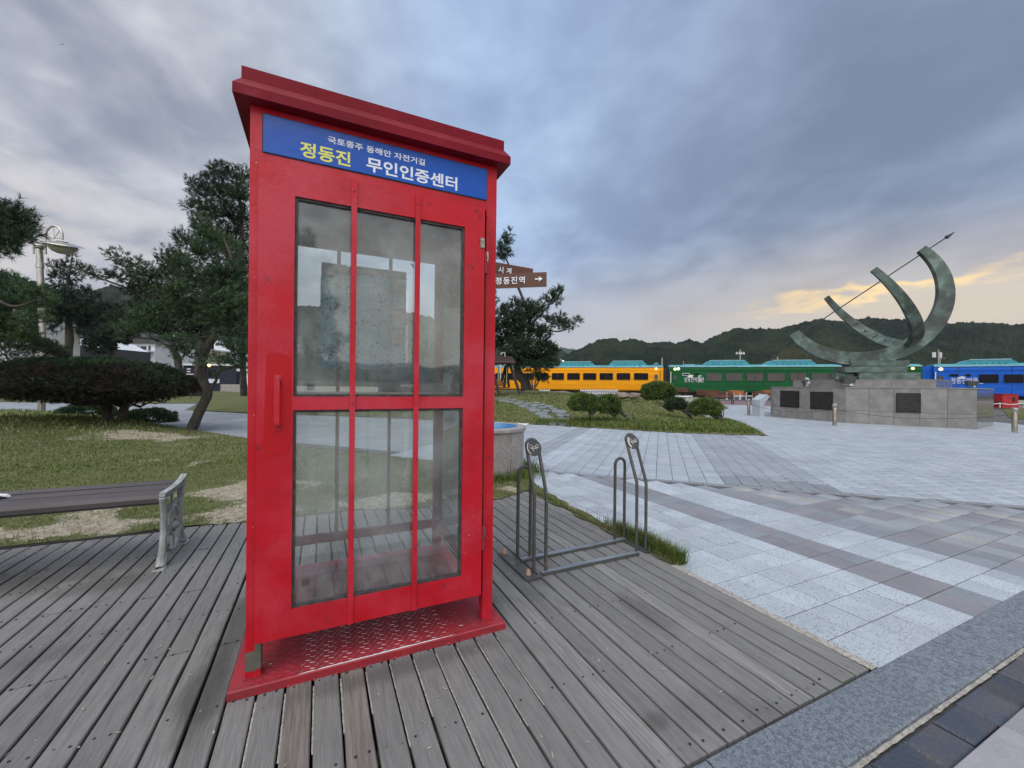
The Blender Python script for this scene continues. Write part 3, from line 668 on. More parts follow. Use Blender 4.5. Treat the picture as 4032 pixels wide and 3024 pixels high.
def dA(x, y):
    return max(0, min(1, .10+.5*noise.fractal(Vector((x*.6, y*.6, 9.)), .9, 2., 4)+.45*math.exp(-((x-5.2)**2/.5+(y-10.9)**2/.6))+(.5 if y < 6.95 and x < 9.4 and (x+y) < 15.55 else 0)))
lawn('lawn', LAWN_A, hA, dA, .3, seed=3)
LAWN_D = [(-2.3, 17.7), (-.1, 16.1), (1.9, 14.4), (-1.4, 21), (-4, 30), (-2, 45), (-30, 60), (-60, 45), (-20, 33), (-9.6, 27.2), (-5.7, 26.8), (-4.75, 20.3)]
def hD(x, y, d): return .01+.60*(1-math.exp(-d/5.))
lawn('lawn', LAWN_D, hD, lambda x, y: .05, .6, seed=4)
LAWN_E = [(26.2, 6.7), (41.2, 10.9), (60, 2), (60, -14), (24.8, 4.4)]
lawn('lawn', LAWN_E, lambda x, y, d: .01+.02*min(1, d), lambda x, y: .0, .8, seed=5)

def blades(name, pts, nrm_lean, hgt, wid, m, parent=None, seed=1):
    """pts (N,3); one bent blade of two triangles each"""
    r = np.random.default_rng(seed); n = len(pts); a = r.uniform(0, 2*PI, n); ln = r.uniform(.1, nrm_lean, n); h = hgt*r.uniform(.55, 1.25, n) if np.isscalar(hgt) else hgt*r.uniform(.55, 1.25, n)
    dx, dy = np.cos(a), np.sin(a); w = (wid if np.isscalar(wid) else wid)*np.ones(n); b = a+r.uniform(-1, 1, n)+PI/2; sx, sy = np.cos(b)*w/2, np.sin(b)*w/2
    P0 = pts-np.stack([sx, sy, 0*sx], 1); P1 = pts+np.stack([sx, sy, 0*sx], 1)
    mid = pts+np.stack([dx*h*ln*.35, dy*h*ln*.35, h*.6], 1); tip = pts+np.stack([dx*h*ln, dy*h*ln, h*np.sqrt(np.clip(1-ln**2*.5, .3, 1))], 1)
    q = np.stack([sx, sy, 0*sx], 1)*.7
    V = np.stack([P0, P1, mid+q, mid-q, tip], 1).reshape(-1, 3); i = np.arange(n)*5
    F = np.concatenate([np.stack([i, i+1, i+2], 1), np.stack([i, i+2, i+3], 1), np.stack([i+3, i+2, i+4], 1)])
    T = r.uniform(.6, 1.35, n); return np_mesh(name, V, F, m, parent, np.concatenate([T, T, T]), 3, 'stuff')
def scatter(n, box, P, hf, df, seed, dens=None, hole=None):
    r = np.random.default_rng(seed); out = []
    X = r.uniform(box[0], box[1], n); Y = r.uniform(box[2], box[3], n); U = r.uniform(0, 1, n)
    for x, y, u in zip(X, Y, U):
        if not inpoly(x, y, P): continue
        dd = df(x, y); keep = 1-sstep(dd, .30, .80)*.85
        if u > keep: continue
        if u < .5 and noise.noise(Vector((x*4, y*4, 2.))) > .35: continue
        out.append((x, y, hf(x, y, min(segdist(x, y, P), 9))-.004))
    return np.array(out)
p = scatter(78000, (-3.2, 2.3, 3.7, 7.2), LAWN_C, hC, dC, 1)
blades('grass', p, 1.15, .026, .0045, M['grass'], seed=1)
p = scatter(60000, (-9, 1.5, 6.5, 14), LAWN_C, hC, dC, 2)
blades('grass', p, 1.1, .034, .011, M['grass'], seed=2)
p = scatter(14000, (-16, -3, 10, 22), LAWN_C, hC, dC, 7)
blades('grass', p, 1.0, .07, .03, M['grass'], seed=3)
p = scatter(60000, (1.5, 14, 6.1, 17), LAWN_A, hA, dA, 3)
blades('grass', p, 1.0, .06, .018, M['grass'], seed=4)
p = scatter(16000, (0, 26, 14, 34), LAWN_A, hA, dA, 4)
blades('grass', p, 1.0, .09, .05, M['grass'], seed=5)
# longer grass: round the planter, along the plaza edge of the lawn island, and the strip by the cycle rack
r = np.random.default_rng(9); L = []
def ring(cx, cy, rad, n, spread): 
    a = r.uniform(0, 2*PI, n); q = rad+np.abs(r.normal(0, spread, n)); return np.stack([cx+np.cos(a)*q, cy+np.sin(a)*q, np.full(n, .01)], 1)
PLC = AT(1895, 1600, 5.2)
g1 = ring(PLC.x, PLC.y, .56, 3200, .10)
g1 = g1[(g1[:, 1] > 3.9)]
blades('long_grass', g1, 1., .13, .006, M['grass_lush'], seed=11)
pts = []
for k in range(2600):
    y = r.uniform(1.86, 4.3); pts.append((2.012+abs(r.normal(0, .022)), y, .0))
blades('long_grass', np.array(pts), 1.1, .035, .004, M['grass'], seed=12)
pts = []
for k in range(2600):
    t = r.normal(0, .28); pts.append((2.03+r.normal(0, .018)+.03, 2.12+t*.72, .0))
blades('long_grass', np.array([q_ for q_ in pts if q_[1] > 1.85]), .9, .105, .004, M['grass_lush'], seed=13)
E2 = [(5.88, 10.15), (6.33, 9.48), (7.10, 8.46), (7.83, 7.46), (8.6, 6.80), (9.55, 6.20), (11.04, 7.66), (12.39, 9.1)]
pts = []
for k in range(9000):
    i = r.integers(0, len(E2)-1); t = r.random(); x = E2[i][0]*(1-t)+E2[i+1][0]*t; y = E2[i][1]*(1-t)+E2[i+1][1]*t
    x += r.normal(0, .12); y += .25+abs(r.normal(0, .30))
    if inpoly(x, y, LAWN_A): pts.append((x, y, hA(x, y, segdist(x, y, LAWN_A))))
blades('long_grass', np.array(pts), 1., .11, .014, M['grass_lush'], seed=14)
pts = []
for (cx, cy, s_) in ((7.0, 9.6, .9), (8.3, 8.6, .9), (9.3, 7.9, .8), (10.6, 8.4, .6)):
    for k in range(900): 
        x, y = cx+r.normal(0, s_*.5), cy+r.normal(0, s_*.5)
        if inpoly(x, y, LAWN_A): pts.append((x, y, hA(x, y, segdist(x, y, LAWN_A))))
blades('long_grass', np.array(pts), 1., .12, .016, M['grass_lush'], seed=15)

# ------------------------------------------------------------------ hills
def pxof(v):
    d = Vector(v)-CAMP; z = d.dot(FW); return 2016+CF*d.dot(RT)/z+9*noise.noise(Vector((v[0]*.05, v[1]*.05, 0))), 1512-CF*d.dot(UP)/z+9*noise.noise(Vector((v[0]*.08, v[1]*.08, 3.)))
def hill(name, prof, D0, D1, m, seed, rough=2.5, rel=None, canopy=6., nj=60, step=None, patch=None):
    """prof: skyline (x, y) in the photograph; foot at distance D0, ridge at D1"""
    r = random.Random(seed); x0, x1 = prof[0][0], prof[-1][0]; step = step or 8
    xs = np.arange(x0, x1+step, step); ys = np.interp(xs, [a for a, _ in prof], [b for _, b in prof])
    V = []; A = []
    for i, (x, y) in enumerate(zip(xs, ys)):
        ridge = D1*(1+.12*noise.noise(Vector((x*.0022, seed, 0)))); pr = AT(x, y, ridge); ztop = pr.z
        pf = AT(x, y, D0)
        for j in range(nj+1):
            t = j/nj*1.25; Dd = D0+(ridge-D0)*t; p_ = Vector((pf.x+(pr.x-pf.x)*t, pf.y+(pr.y-pf.y)*t))
            sp = noise.fractal(Vector((p_.x/(D1*.16), p_.y/(D1*.16), seed)), .9, 2., 3)
            f = sstep(t, 0, 1.0)*.55+min(t, 1)*.45 if t < 1 else 1-(t-1)*1.2
            f *= 1+.22*sp*math.sin(min(t, 1)*PI)
            z = ztop*f
            cn = noise.fractal(Vector((p_.x/canopy, p_.y/canopy, z/canopy*.5)), .8, 2., 4)
            V.append((p_.x, p_.y, z+cn*rough*min(1, 3*t)-(.5*rough))); A.append(1. if patch and inpoly(*pxof(V[-1]), patch) else 0.)
    n = nj+1; F = [(i*n+j, (i+1)*n+j, (i+1)*n+j+1, i*n+j+1) for i in range(len(xs)-1) for j in range(nj)]
    me = bpy.data.meshes.new(name); me.from_pydata(V, [], F); me.materials.append(m)
    if patch:
        me.materials.append(M['hill_grass']); mi = [1 if (A[f[0]]+A[f[1]]+A[f[2]]+A[f[3]]) > 2 else 0 for f in F]; me.polygons.foreach_set('material_index', mi)
    me.polygons.foreach_set('use_smooth', [False]*len(F)); me.update()
    return structure(link(name, me))
pr1 = [(2050, 1500), (2180, 1440), (2226, 1392), (2262, 1380), (2298, 1362), (2352, 1340), (2388, 1330), (2417, 1331), (2442, 1340), (2489, 1332), (2533, 1342), (2560, 1350), (2598, 1342), (2660, 1349), (2690, 1340), (2717, 1333),
       (2760, 1348), (2825, 1321), (2898, 1297), (2985, 1299), (3064, 1295), (3130, 1278), (3209, 1253), (3262, 1255), (3330, 1262), (3400, 1254), (3470, 1257), (3540, 1268), (3640, 1268), (3720, 1271), (3790, 1265), (3895, 1268), (3980, 1276), (4100, 1270), (4400, 1290)]
def _unused(x, t): return 3040 < x < 3430 and .28 < t < .92-.0011*max(0, x-3150)-.16*noise.noise(Vector((x*.01, t*3, 0))) and t < .25+.0062*(x-3040)
hill('hill', pr1, 210, 420, M['hill'], 3, rough=2.7, canopy=5.5, nj=110, step=3.2, patch=[(2930, 1470), (2990, 1430), (3060, 1385), (3110, 1352), (3180, 1334), (3250, 1345), (3310, 1372), (3360, 1398), (3430, 1425), (3500, 1470)])
hill('hill', [(1950, 1470), (2080, 1410), (2160, 1372), (2190, 1366), (2230, 1385), (2260, 1420), (2330, 1490)], 500, 800, M['hill'], 5, rough=3., canopy=11., nj=40, step=5)
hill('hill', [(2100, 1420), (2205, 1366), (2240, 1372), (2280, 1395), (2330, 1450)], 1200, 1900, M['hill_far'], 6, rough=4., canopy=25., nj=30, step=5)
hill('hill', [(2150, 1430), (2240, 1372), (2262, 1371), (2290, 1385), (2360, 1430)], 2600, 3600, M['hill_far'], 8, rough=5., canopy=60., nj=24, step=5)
hill('hill', [(-300, 1010), (-100, 1050), (0, 1072), (70, 1093), (145, 1115), (200, 1135), (262, 1150), (330, 1185), (420, 1230)], 90, 170, M['hill'], 11, rough=2.6, canopy=3.5, nj=60, step=5)
hill('hill', [(60, 1230), (180, 1170), (262, 1142), (325, 1130), (368, 1140), (400, 1130), (434, 1120), (480, 1126), (560, 1135), (700, 1160), (900, 1180), (1200, 1200), (1600, 1230), (1900, 1300), (2080, 1440)], 220, 420, M['hill'], 13, rough=3.2, canopy=6., nj=60, step=6)

def rear_ridge():
    r = random.Random(4); V = []; n = 90
    for i in range(n+1):
        a = -2.2+4.4*i/n
        for j, (D, h) in enumerate(((150, 0.), (175, .55), (200, 1.), (225, .7))):
            z = (9+7*noise.noise(Vector((a*1.7, 2., 0)))+2.2*noise.noise(Vector((a*14, j*1., 5))))*h
            V.append((math.sin(a)*D, -math.cos(a)*D, z-.3))
    F = [(i*4+j, i*4+j+1, (i+1)*4+j+1, (i+1)*4+j) for i in range(n) for j in range(3)]
    me = bpy.data.meshes.new('hill'); me.from_pydata(V, [], F); me.materials.append(M['hill']); me.update(); structure(link('hill', me))
rear_ridge()
# ------------------------------------------------------------------ trees and shrubs
def unit(a): return a/np.maximum(np.linalg.norm(a, axis=-1, keepdims=True), 1e-9)
def shoots(name, P, D, L, nl, nw, nn, m, parent, seed=1, phi=(.5, 1.05)):
    r = np.random.default_rng(seed); n = len(P); P = np.repeat(P, nn, 0); D = np.repeat(D, nn, 0); k = n*nn
    t = r.uniform(.05, 1., k)[:, None]*L; base = P+D*t; R_ = unit(np.cross(D, r.normal(size=(k, 3)))); ph = r.uniform(phi[0], phi[1], k)[:, None]
    d = D*np.cos(ph)+R_*np.sin(ph); s = unit(np.cross(d, r.normal(size=(k, 3))))*nw/2; ln = nl*r.uniform(.7, 1.2, k)[:, None]
    V = np.stack([base-s, base+s, base+d*ln], 1).reshape(-1, 3); F = np.arange(3*k).reshape(-1, 3)
    T = np.repeat(r.uniform(.65, 1.35, n), nn)*r.uniform(.8, 1.2, k)
    return np_mesh(name, V, F, m, parent, T, 3)
def clump_points(clumps, D0, dens, L, seed, up=.55, inner=.55):
    r = np.random.default_rng(seed); P = []; D = []; C = []
    for c in clumps:
        cx, cy, rx, ry = c[:4]; dep = D0+(c[4] if len(c) > 4 else r.uniform(-.05, .05)*D0); s = dep/CF
        o = np.array(AT(cx, cy, dep)); Rx, Rz = rx*s, ry*s; Ry = .5*(Rx+Rz)*.9
        n = max(4, int(dens*Rx*Rz*PI/(L*L)))
        v = unit(r.normal(size=(n, 3))); q = r.uniform(0, 1, n)**inner; u = v*q[:, None]*np.array([1, 1, 1])
        off = np.outer(u[:, 0]*Rx, np.array(R2))+np.outer(u[:, 1]*Ry, np.array(F2))+np.outer(u[:, 2]*Rz, (0, 0, 1))
        P.append(o+off); D.append(unit(v*.8+np.array([0, 0, up])+r.normal(size=(n, 3))*.35)); C.append(np.tile(o, (n, 1)))
    return np.concatenate(P), np.concatenate(D), np.concatenate(C)
def tree(name, label, cat, trunks, clumps, D0, mk, L, nl, nw, nn=20, dens=5., dk=1.2, wk=1.6, seed=1, up=.55, group=None, bark='bark', twigs=.22, inner=.55, foot=None):
    """trunks: list of ([(x, y[, depth])...], [radii in metres])"""
    f0 = trunks[0][0][0]; fp = AT(f0[0], f0[1], f0[2] if len(f0) > 2 else D0) if foot is None else Vector(foot)
    t = thing(name, label, cat, (fp.x, fp.y, fp.z), 0, group)
    off = np.array(fp)
    for i, (pl, rr) in enumerate(trunks):
        pts = [AT(p[0], p[1], p[2] if len(p) > 2 else D0)-fp for p in pl]
        # smooth the polyline
        q = []; rs = []
        for a in range(len(pts)-1):
            for s in range(4):
                u = s/4; p0, p1, p2, p3 = pts[max(a-1, 0)], pts[a], pts[a+1], pts[min(a+2, len(pts)-1)]
                q.append(.5*((2*p1)+(-p0+p2)*u+(2*p0-5*p1+4*p2-p3)*u*u+(-p0+3*p1-3*p2+p3)*u**3)); rs.append((rr[a]*(1-u)+rr[a+1]*u)*random.uniform(.93, 1.07))
        q.append(pts[-1]); rs.append(rr[-1])
        MB().tube(q, rs, 9).build('trunk' if i == 0 else 'limb', M[bark], t, smooth=True)
    P, D, C = clump_points(clumps, D0, dens*dk, L, seed, up, inner); nw = nw*wk
    P, C = P-off, C-off
    shoots('crown', P, D, L, nl, nw, nn, M[mk], t, seed)
    if twigs:
        r = np.random.default_rng(seed+50); k = r.random(len(P)) < twigs; a, b = C[k]+(P[k]-C[k])*.05, P[k]+D[k]*L*.6
        d = unit(b-a); s1 = unit(np.cross(d, r.normal(size=d.shape)))*nw*.7; mid = (a+b)/2-np.array([0, 0, 1])*np.linalg.norm(b-a, axis=1)[:, None]*.12
        V = np.stack([a-s1*1.3, a+s1*1.3, mid+s1, mid-s1, b], 1).reshape(-1, 3); i = np.arange(len(a))*5
        F = np.concatenate([np.stack([i, i+1, i+2], 1), np.stack([i, i+2, i+3], 1), np.stack([i+3, i+2, i+4], 1)])
        o = np_mesh('twigs', V, F, M['twig'], t, None, 3); o['kind'] = 'stuff'
    return t
# the leaning pine beside the booth, fresh green
lean = tree('pine_tree', 'leaning pine with fresh green needles and curved trunk beside the booth', 'pine tree',
     [([(749, 1702, 9.2), (785, 1620), (818, 1548), (800, 1498), (798, 1432), (812, 1375), (848, 1322), (880, 1275), (912, 1180), (916, 1036), (880, 940)], [.115, .105, .10, .10, .085, .08, .07, .062, .055, .045, .02]),
      ([(820, 1545), (850, 1500), (860, 1468), (905, 1448), (965, 1440)], [.04, .032, .03, .024, .015]), ([(845, 1480), (812, 1440), (760, 1425)], [.02, .016, .01]),
      ([(845, 1325), (780, 1330), (700, 1335), (640, 1340)], [.03, .025, .02, .01]), ([(900, 1200), (820, 1180), (730, 1150)], [.03, .02, .01]), ([(915, 1120), (850, 1040), (800, 960)], [.03, .02, .01])],
     [(800, 905, 36, 48), (840, 960, 60, 50), (780, 1000, 62, 52), (905, 1000, 42, 56), (890, 1075, 62, 52), (730, 1070, 70, 52), (810, 1120, 100, 62), (700, 1165, 80, 52), (890, 1190, 88, 62), (620, 1240, 84, 44), (760, 1230, 92, 52), (920, 1290, 60, 50),
      (650, 1300, 88, 40), (560, 1282, 62, 30), (770, 1300, 78, 34), (925, 1375, 52, 28), (860, 1420, 44, 24), (730, 1395, 52, 26), (940, 1440, 40, 18), (700, 1350, 60, 22), (890, 1110, 80, 60), (500, 1300, 46, 22), (880, 1240, 90, 50)],
     9.3, 'needle_fresh', .15, .085, .0075, 24, 7.5, seed=21)
tree('pine_tree', 'tall dark pine rising above the others behind the leaning pine', 'pine tree',
     [([(776, 1560, 12.4), (786, 1450), (792, 1350), (850, 1200), (940, 1050), (950, 850), (930, 700), (905, 640)], [.14, .13, .11, .09, .07, .045, .025, .01]),
      ([(945, 900), (900, 850), (830, 800), (760, 730)], [.05, .04, .03, .012]), ([(948, 800), (900, 740), (860, 680)], [.04, .03, .012]), ([(940, 1050), (860, 960), (760, 880)], [.05, .035, .012]), ([(792, 1350), (740, 1230), (700, 1100), (680, 1020)], [.05, .04, .03, .012])],
     [(752, 715, 22, 16), (775, 740, 28, 18), (815, 715, 30, 34), (862, 672, 34, 36), (850, 720, 40, 34), (905, 690, 36, 38), (955, 700, 36, 40), (960, 770, 46, 50), (800, 770, 52, 26), (860, 775, 50, 38), (915, 770, 50, 46), (760, 818, 40, 24), (820, 830, 62, 34),
      (890, 850, 64, 44), (950, 880, 50, 60), (785, 875, 40, 26), (850, 920, 70, 44), (930, 960, 60, 60), (715, 935, 28, 26), (740, 960, 44, 28), (960, 1050, 50, 60), (700, 1030, 50, 40), (960, 1180, 50, 90), (960, 1330, 50, 60)],
     12.4, 'needle', .17, .10, .009, 20, 6., seed=22, dk=1.35)
tree('pine_tree', 'dark pine reaching long bare-tipped boughs leftward towards the lamp', 'pine tree',
     [([(722, 1560, 12.8), (705, 1450), (688, 1380), (650, 1280), (600, 1190), (560, 1130), (500, 1060), (440, 985)], [.11, .10, .09, .08, .065, .05, .03, .012]),
      ([(600, 1190), (500, 1135), (420, 1105), (300, 1060)], [.05, .035, .025, .01]), ([(560, 1130), (620, 1070), (680, 1000)], [.04, .03, .012]), ([(650, 1280), (560, 1260), (470, 1250)], [.04, .03, .012]), ([(690, 1385), (620, 1340), (520, 1330), (440, 1340)], [.04, .03, .02, .01])],
     [(428, 985, 14, 14), (446, 1012, 22, 14), (480, 1002, 14, 22), (470, 1040, 26, 14), (500, 1050, 34, 20), (545, 1035, 24, 22), (565, 1062, 40, 22), (655, 1000, 22, 30), (690, 1030, 34, 34), (640, 1040, 34, 22), (310, 1056, 22, 12), (340, 1066, 30, 14), (385, 1082, 40, 15), (430, 1090, 32, 16),
      (465, 1098, 36, 18), (520, 1098, 50, 30), (590, 1100, 60, 38), (650, 1090, 50, 34), (560, 1150, 70, 34), (650, 1160, 70, 44), (600, 1210, 74, 34), (520, 1215, 48, 24), (500, 1262, 66, 26), (450, 1305, 56, 16), (590, 1272, 70, 28), (680, 1240, 70, 44)],
     12.8, 'needle', .17, .10, .009, 20, 6., seed=23)
tree('pine_tree', 'small dark pine standing just right of the street lamp', 'pine tree',
     [([(266, 1500, 23.), (264, 1300), (266, 1150), (285, 1000)], [.10, .09, .06, .02])],
     [(288, 1008, 13, 26), (262, 1035, 22, 14), (215, 1052, 24, 16), (250, 1064, 36, 15), (295, 1050, 16, 14), (210, 1090, 26, 16), (255, 1098, 46, 18), (300, 1092, 20, 14), (225, 1130, 50, 18), (280, 1128, 30, 12)],
     23., 'needle_dark', .28, .17, .016, 18, 6., seed=24)
tree('pine_tree', 'dark broad pine filling the gap behind the lamp post and clipped tree', 'pine tree',
     [([(268, 1560, 20.5), (268, 1400), (275, 1320), (265, 1220)], [.2, .17, .15, .08])],
     [(210, 1165, 70, 26), (330, 1165, 44, 26), (250, 1200, 90, 34), (200, 1240, 80, 40), (330, 1235, 70, 34), (250, 1262, 100, 30), (340, 1270, 60, 24), (150, 1290, 50, 22), (380, 1210, 40, 20), (395, 1320, 34, 34), (398, 1365, 26, 26)],
     20.5, 'needle_dark', .30, .18, .02, 16, 5.5, seed=25)
tree('pine_tree', 'near pine bough with long needles at the left frame edge above the lamp head', 'pine tree',
     [([(-330, 1700, 4.6), (-300, 1300), (-240, 1080), (-150, 1000)], [.11, .10, .09, .07]), ([(-150, 1000), (-60, 960), (40, 930), (110, 920)], [.05, .035, .02, .01]), ([(-120, 990), (-40, 900), (60, 850), (90, 830)], [.03, .02, .012, .006]), ([(-240, 1080), (-100, 1120), (40, 1205), (150, 1180)], [.03, .02, .015, .007])],
     [(2, 830, 26, 40), (66, 832, 26, 32), (38, 868, 40, 34), (92, 868, 30, 26), (20, 900, 60, 34), (84, 908, 46, 28), (132, 888, 20, 20), (106, 920, 34, 22), (30, 945, 64, 26), (100, 950, 34, 20), (-50, 900, 60, 60), (-40, 980, 60, 30), (40, 975, 50, 18)],
     4.8, 'needle', .10, .075, .0042, 30, 7.5, seed=26, up=.35)
tree('pine_tree', 'leafy low pine at the left frame edge in front of the lamp post', 'pine tree',
     [([(-160, 1720, 6.6), (-140, 1500), (-110, 1350), (-60, 1230)], [.1, .09, .08, .05]), ([(-110, 1250), (0, 1215), (90, 1200), (170, 1185)], [.03, .022, .016, .008])],
     [(0, 1105, 50, 30), (50, 1130, 50, 28), (20, 1165, 70, 34), (100, 1165, 52, 30), (160, 1165, 40, 26), (200, 1190, 28, 18), (60, 1200, 70, 24), (130, 1200, 50, 20), (-20, 1250, 60, 24), (40, 1265, 70, 30), (110, 1265, 44, 26), (20, 1310, 90, 34), (90, 1320, 50, 30), (-60, 1180, 60, 60), (150, 1255, 30, 18)],
     6.6, 'needle_fresh', .12, .075, .006, 24, 7., seed=27)
tree('round_tree', 'dull blue-green rounded tree between the pines and the village', 'tree',
     [([(440, 1460, 34.), (436, 1380), (430, 1290)], [.25, .2, .12])],
     [(420, 1230, 50, 34), (400, 1262, 60, 40), (450, 1270, 60, 44), (370, 1300, 50, 36), (480, 1310, 50, 36), (415, 1320, 60, 44), (390, 1355, 44, 36), (420, 1215, 26, 16)],
     34., 'olive', .32, .22, .07, 12, 7., seed=28, up=.3, twigs=.05)
tree('pine_tree', 'dark pine overlapping the left edge of the booth behind the other pines', 'pine tree',
     [([(960, 1560, 15.), (955, 1400), (950, 1200)], [.12, .1, .05])],
     [(950, 1150, 60, 40), (930, 1220, 60, 44), (975, 1290, 50, 50), (930, 1340, 60, 34), (975, 1390, 50, 30), (930, 1420, 44, 22), (980, 1070, 40, 44)],
     15., 'needle_dark', .2, .12, .012, 18, 5., seed=29)
tree('pine_tree', 'wind-swept pine with a crooked trunk in front of the yellow carriage', 'pine tree',
     [([(2074, 1537, 25.), (2066, 1505), (2047, 1480), (2036, 1452), (2040, 1432), (2056, 1415), (2068, 1380), (2078, 1340), (2088, 1300), (2084, 1260), (2060, 1180), (2010, 1060), (1985, 1000)], [.38, .30, .25, .23, .21, .19, .17, .15, .13, .11, .09, .06, .03]),
      ([(2086, 1285), (2105, 1262), (2130, 1240), (2158, 1205), (2195, 1170)], [.07, .06, .05, .04, .02]), ([(2086, 1292), (2120, 1298), (2160, 1302), (2200, 1305), (2240, 1295)], [.06, .05, .05, .04, .02]), ([(2076, 1345), (2040, 1300), (2000, 1260)], [.06, .05, .02]), ([(2070, 1370), (2110, 1365), (2145, 1362)], [.05, .04, .02])],
     [(1900, 1000, 40, 40), (1912, 1080, 34, 40), (1905, 1180, 50, 50), (1915, 1270, 44, 44), (2006, 922, 7, 14), (2000, 945, 10, 20), (1985, 955, 12, 22), (1978, 990, 22, 20), (1995, 1000, 12, 12), (1968, 1015, 16, 14), (1975, 1235, 24, 22), (2000, 1215, 20, 18), (2028, 1200, 14, 22), (2048, 1205, 14, 24), (2075, 1212, 24, 22), (2105, 1215, 24, 22), (2135, 1222, 22, 18),
      (2150, 1190, 20, 16), (2172, 1172, 18, 18), (2196, 1150, 13, 16), (2212, 1150, 10, 10), (2188, 1185, 20, 12), (2160, 1268, 20, 14), (2185, 1262, 18, 14), (2210, 1252, 14, 14), (2206, 1278, 26, 11), (2245, 1280, 24, 9), (2272, 1264, 13, 10), (2240, 1290, 24, 7),
      (1980, 1290, 36, 34), (2030, 1260, 40, 34), (2080, 1250, 34, 26), (2040, 1310, 50, 40), (2110, 1300, 30, 24), (2140, 1310, 26, 18), (1985, 1350, 44, 34), (2060, 1365, 56, 36), (2130, 1350, 34, 28), (2160, 1375, 28, 20), (2020, 1410, 40, 26), (2100, 1410, 48, 30), (2165, 1420, 30, 18), (2140, 1445, 34, 16), (2180, 1430, 16, 10), (2090, 1440, 34, 18), (2110, 1480, 16, 12), (2135, 1490, 20, 14), (2160, 1380, 40, 14)],
     25., 'needle', .30, .19, .02, 18, 5.5, seed=30, inner=.5, dk=2.5)
t = thing('shrub', 'slender bare-stemmed shrub at the foot of the crooked pine', 'shrub', tuple(AT(2096, 1532, 24.6)))
f0 = AT(2096, 1532, 24.6)
for a in ([(2092, 1532), (2088, 1512), (2084, 1490), (2090, 1465)], [(2098, 1532), (2096, 1510), (2092, 1485), (2098, 1462)], [(2104, 1530), (2108, 1505), (2106, 1485), (2112, 1462)], [(2106, 1530), (2114, 1512), (2124, 1498), (2130, 1488)]):
    MB().tube([AT(x, y, 24.6)-f0 for x, y in a], [.045, .04, .035, .02], 6).build('stem', M['bark_grey'], t)

# clipped flat-topped tree on two trunks
def umbrella_tree():
    D0 = 9.0; fp = AT(442, 1712, 9.0); t = thing('clipped_tree', 'broad umbrella-clipped juniper on two trunks above the mounded lawn', 'tree', tuple(fp))
    s = D0/CF; cx, cy = 366, 1532; c = np.array(AT(cx, cy, D0))-np.array(fp); RX, RY, RZu, RZd = 368*s, 290*s, 116*s, 46*s
    r = np.random.default_rng(5); n = 15000
    v = unit(r.normal(size=(n, 3))); v[:, 2] = np.abs(v[:, 2])*np.where(r.random(n) < .86, 1, -1)
    lump = np.array([1+.07*noise.noise(Vector((a[0]*3, a[1]*3, a[2]*3))) for a in v])
    q = (r.uniform(.80, 1., n)*lump)[:, None]; z = np.where(v[:, 2] > 0, v[:, 2]*RZu, v[:, 2]*RZd)
    P = c+np.outer(v[:, 0]*RX, np.array(R2))*q+np.outer(v[:, 1]*RY, np.array(F2))*q+np.outer(z, (0, 0, 1))*q
    Dn = unit(np.outer(v[:, 0], np.array(R2))+np.outer(v[:, 1], np.array(F2))+np.outer(v[:, 2]+.25, (0, 0, 1))+r.normal(size=(n, 3))*.45)
    dead = (r.random(n) < np.clip(1.15-v[:, 2]*2.2, 0, 1)) | np.array([noise.noise(Vector((p[0]*1.4, p[1]*1.4, p[2]*2))) > .30 for p in P])
    left = (v[:, 0] < -.35) & (r.random(n) < .65); dead &= ~left
    shoots('crown', P[~dead], Dn[~dead], .07, .055, .012, 13, M['juniper'], t, 5)
    shoots('dead_foliage', P[dead], Dn[dead], .07, .055, .008, 12, M['juniper_dead'], t, 6)
    k = rng.random(n) < .5; shoots('dead_foliage', c+(P[k]-c)*r.uniform(.35, .85, (int(k.sum()), 1)), Dn[k], .10, .09, .013, 10, M['juniper_dead'], t, 7)
    for px_ in ([(430, 1712), (428, 1660), (424, 1615), (416, 1575), (400, 1540)], [(468, 1710), (476, 1660), (488, 1615), (492, 1575), (500, 1535)]):
        MB().tube([AT(x, y, D0)-fp for x, y in px_], [.10, .085, .08, .08, .05], 10).build('trunk', M['bark'], t, smooth=True)
    rr = random.Random(4)
    for k in range(46):
        a = rr.uniform(0, 2*PI); b = AT(rr.choice([418, 492]), rr.uniform(1560, 1585), D0)-fp; e = Vector(c)+R2*math.cos(a)*RX*rr.uniform(.6, .93)+F2*math.sin(a)*RY*rr.uniform(.6, .93)+Vector((0, 0, rr.uniform(.0, .35)*RZu))
        pts = [b]; 
        for i in range(1, 5):
            p_ = b.lerp(e, i/5)+Vector((rr.uniform(-.12, .12), rr.uniform(-.12, .12), rr.uniform(-.16, .05)-.10*math.sin(i/5*PI))); pts.append(p_)
        pts.append(e); r0 = rr.uniform(.014, .03)
        MB().tube(pts, [r0*(1-.13*i) for i in range(6)], 5, cap=False).build('branch', M['bark_grey'], t)
    return t
umbrella_tree()
